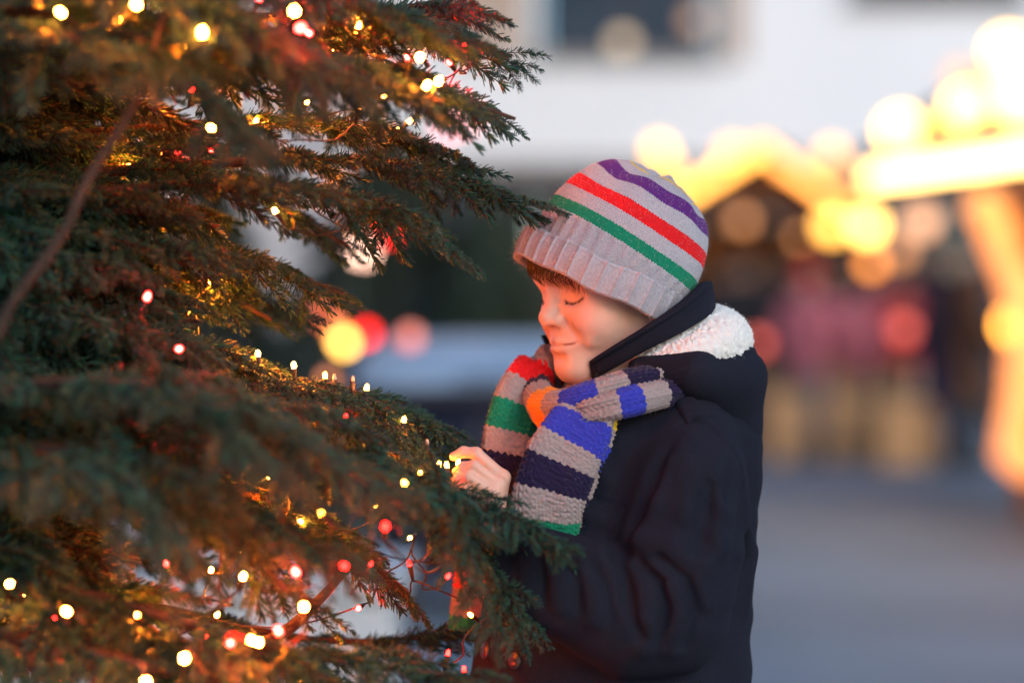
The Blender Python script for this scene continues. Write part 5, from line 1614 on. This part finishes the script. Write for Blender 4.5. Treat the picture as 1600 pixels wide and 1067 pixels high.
# ------------------------------------------------------------------ scarf
def strap_mesh(path, wdir, hw, ht, n, m, vstart, rib, name, mat, parent, seed, stw=.0082, sth=.0066, twist=None):
    """Flat knitted tube: centre path, width direction per key, half width and half thickness; stitches are raised in the mesh."""
    C = spline(path, n); Wd = spline(wdir, n)
    hwv = np.interp(np.linspace(0, 1, n), np.linspace(0, 1, len(hw)), hw); htv = np.interp(np.linspace(0, 1, n), np.linspace(0, 1, len(ht)), ht)
    seg = np.sqrt(((C[1:] - C[:-1]) ** 2).sum(1)); vv = vstart + np.concatenate([[0], np.cumsum(seg)])
    rr = np.random.RandomState(seed); ph_ = rr.uniform(0, 6.28, 6)
    V = np.empty((n, m, 3)); UV = np.empty((n, m, 2))
    a = np.linspace(0, 2 * math.pi, m, endpoint=False)
    ca, sa = np.cos(a), np.sin(a)
    for i in range(n):
        t = C[min(i + 1, n - 1)] - C[max(i - 1, 0)]; t /= np.linalg.norm(t)
        w = Wd[i] - t * (Wd[i] @ t); w /= np.linalg.norm(w); nn = np.cross(w, t)
        sx = np.sign(ca) * np.abs(ca) ** .75; sy = np.sign(sa) * np.abs(sa) ** .6
        e = min(1.0, (i + .5) / 4, (n - i - .5) / 4)
        wave = .0018 * np.sin(sx * 3.2 + ph_[0] + vv[i] * 17) + .0008 * np.sin(sx * 6.1 + ph_[1] - vv[i] * 23)
        P = C[i] + np.outer(sx * hwv[i] * (1 + .03 * math.sin(vv[i] * 31 + ph_[2])), w) + np.outer(sy * htv[i] * e + wave, nn)
        per = np.concatenate([[0], np.cumsum(np.sqrt(((np.roll(P, -1, 0) - P)[:-1] ** 2).sum(1)))])
        out = np.outer(ca / hwv[i], w) + np.outer(sa / htv[i], nn); out /= np.linalg.norm(out, axis=1)[:, None]
        U = per / stw; fx = np.abs(U % 1.0 - .5); Vr = vv[i] / sth + fx * 1.9; fv = Vr % 1.0
        h = (np.sin(fv * math.pi) * .7 + .3) * np.sqrt(np.clip(np.sin(fx * 2 * math.pi), 0, 1))
        V[i] = P + out * (h * .0042)[:, None]; UV[i, :, 0] = per; UV[i, :, 1] = vv[i]
    j = np.arange(m); j2 = (j + 1) % m
    F = np.concatenate([np.stack([i * m + j, i * m + j2, (i + 1) * m + j2, (i + 1) * m + j], 1) for i in range(n - 1)])
    # closed ends
    c0, c1 = n * m, n * m + 1
    VV = np.vstack([V.reshape(-1, 3), V[0].mean(0), V[-1].mean(0)]); UU = np.vstack([UV.reshape(-1, 2), UV[0].mean(0), UV[-1].mean(0)])
    F = np.vstack([F, np.stack([j2, j, np.full(m, c0), np.full(m, c0)], 1), np.stack([(n - 1) * m + j, (n - 1) * m + j2, np.full(m, c1), np.full(m, c1)], 1)])
    me = bpy.data.meshes.new(name)
    me.from_pydata(VV.tolist(), [], [tuple(dict.fromkeys(x)) for x in F.tolist()])
    at = me.attributes.new('puv', 'FLOAT_VECTOR', 'POINT'); u3 = np.zeros((len(VV), 3), np.float32); u3[:, :2] = UU; at.data.foreach_set('vector', u3.ravel())
    o = obj(name, smooth_me(me), mat, parent)
    Cr = np.repeat(C, m, 0); nr = V.reshape(-1, 3) - Cr; nr /= np.linalg.norm(nr, axis=1)[:, None]
    return o, V.reshape(-1, 3), nr
SGREY = (.285, .235, .235)
def stripes(seq):
    out = []; v = 0
    for c, L in seq: out.append((v, c)); v += L
    return out, v
scarf = empty('scarf', W(900, 620)); scarf.parent = BOY; scarf.matrix_parent_inverse = world_of(BOY).inverted()
def scarf_piece(name, path, wdir, hw, ht, seq, n, m, seed, fz=900):
    rp, tot = stripes(seq)
    mt = knit_material('scarf_wool_' + name, .0082, .0066, rp, total=tot, bump=.5, dist=.0012, heather=.3)
    o, V, nr = strap_mesh(path, wdir, hw, ht, n, m, 0.0, None, name, mt, scarf, seed)
    fuzz('fuzz', V, nr, fz, .0040, .00007, M_fuzz, scarf, seed + 50, .7)
    return o
# neck wrap: from behind the near shoulder round the front of the throat to the far side
scarf_piece('neck_wrap', [W(1130, 606, -.0), W(1082, 600, -.070), W(1005, 600, -.118), (W(930, 625, -.125)), W(882, 641, -.105), W(852, 637, -.055), W(846, 610, .0), W(870, 585, .06), W(950, 575, .10)],
            [(0, -.1, 1), (0, -.2, 1), (.1, -.25, 1), (.1, -.25, 1), (0, -.3, 1), (-.3, -.1, 1), (-.3, 0, 1), (0, .2, 1), (0, .2, 1)], [.010, .015, .018, .020, .022, .023, .022, .024, .024], [.010, .012, .015, .017, .018, .017, .015, .014, .012],
            [(SGREY, .100), (GREEN, .014), (SGREY, .032), (NAVY, .036), (SGREY, .034), (BLUE, .036), (SGREY, .026), (ORAN, .040), (SGREY, .034), (NAVY, .04), (SGREY, .03), (REDC, .04), (SGREY, .1)], 260, 110, 5)
scarf_piece('under_wrap', [W(1120, 604, -.03), W(1072, 608, -.106), W(985, 628, -.146), W(925, 642, -.142), W(895, 650, -.12)],
            [(0, -.3, 1), (0, -.3, 1), (0, -.3, 1), (0, -.3, 1), (0, -.3, 1)], [.010, .013, .015, .013, .010], [.008, .010, .011, .010, .008],
            [(GREEN, .062), (SGREY, .028), (NAVY, .034), (SGREY, .030), (BLUE, .030), (SGREY, .05)], 130, 80, 6, 300)
# near tail hanging down the chest
scarf_piece('near_tail', [W(928, 628, -.120), W(908, 665, -.140), W(880, 715, -.150), W(861, 765, -.153), W(852, 815, -.148), W(846, 880, -.13)],
            [(1, .1, .30), (1, .1, .22), (1, .12, .12), (1, .1, .08), (1, .1, .05), (1, .1, .05)], [.024, .036, .042, .040, .037, .036], [.012, .012, .012, .011, .011, .011],
            [(SGREY, .020), (SGREY, .012), (BLUE, .031), (SGREY, .028), (NAVY, .030), (SGREY, .032), (GREEN, .028), (SGREY, .03), (REDC, .03), (SGREY, .05)], 230, 110, 7, 800)
# second layer of the tail, showing along its right edge
scarf_piece('tail_back_layer', [W(944, 630, -.118), W(930, 668, -.132), W(912, 716, -.140), W(893, 766, -.142), W(881, 816, -.138), W(872, 880, -.12)],
            [(1, .3, .25), (1, .3, .2), (1, .3, .12), (1, .3, .08), (1, .3, .05), (1, .3, .05)], [.016, .022, .024, .022, .020, .020], [.008, .008, .008, .008, .008, .008],
            [(YEL, .026), (SGREY, .024), (BLUE, .034), (SGREY, .030), (NAVY, .030), (SGREY, .03), (GREEN, .03), (SGREY, .06)], 170, 80, 8, 250)
# far tail on the other side of the chest
scarf_piece('far_tail', [W(866, 566, .02), W(838, 580, .0), W(812, 620, -.015), W(798, 665, -.02), W(786, 715, -.02), W(770, 790, -.01), W(750, 880, -.005), W(738, 985, .0)],
            [(.6, .6, .4), (.8, .4, .5), (1, .3, .25), (1, .3, .15), (1, .3, .1), (1, .3, .1), (1, .3, .1), (1, .3, .1)], [.020, .026, .028, .028, .026, .026, .026, .026], [.014, .015, .014, .013, .012, .012, .012, .012],
            [(SGREY, .026), (REDC, .030), (SGREY, .026), (GREEN, .030), (SGREY, .028), (NAVY, .030), (YEL, .022), (SGREY, .03), (PURP, .03), (SGREY, .03), (REDC, .03), (SGREY, .03), (GREEN, .04), (SGREY, .03), (BLUE, .05), (GREEN, .2)], 300, 90, 9, 900)

# ------------------------------------------------------------------ trousers and boots (below the frame)
def trouser_f(p):
    d = None
    for a, b, c in zip(HIP, KNE, ANK):
        e = smin(s_cap(p, a, b, .075, .058), s_cap(p, b, c, .058, .045), .02)
        d = e if d is None else smin(d, e, .02)
    return smax(d, p[:, 2] - .62, .01)
v_, f_ = sdf_mesh(trouser_f, (.0, 2.74, .05), (.32, 3.15, .66), .008, 1)
obj('trousers', smooth_me(mesh_np('trousers', v_, f_)), simple('dark_denim', (.03, .035, .06), None, .85, 40, .3, 300), BOY)
for c in ANK:
    def boot_f(p, c=c):
        d = smin(s_ell(p, c + np.array([-.045, 0, -.035]), (.105, .042, .04)), s_cap(p, c + np.array([.01, 0, -.02]), c + np.array([.01, 0, .09]), .045, .05), .03)
        return smax(d, .004 - p[:, 2], .004)
    v_, f_ = sdf_mesh(boot_f, c - np.array([.2, .1, .09]), c + np.array([.1, .1, .18]), .006, 1)
    obj('boot', smooth_me(mesh_np('boot', v_, f_)), simple('brown_boot', (.05, .03, .02), None, .6, 40), BOY)
tag(BOY, 'boy in a striped knit hat, striped scarf and navy hooded coat touching the lights', 'person')
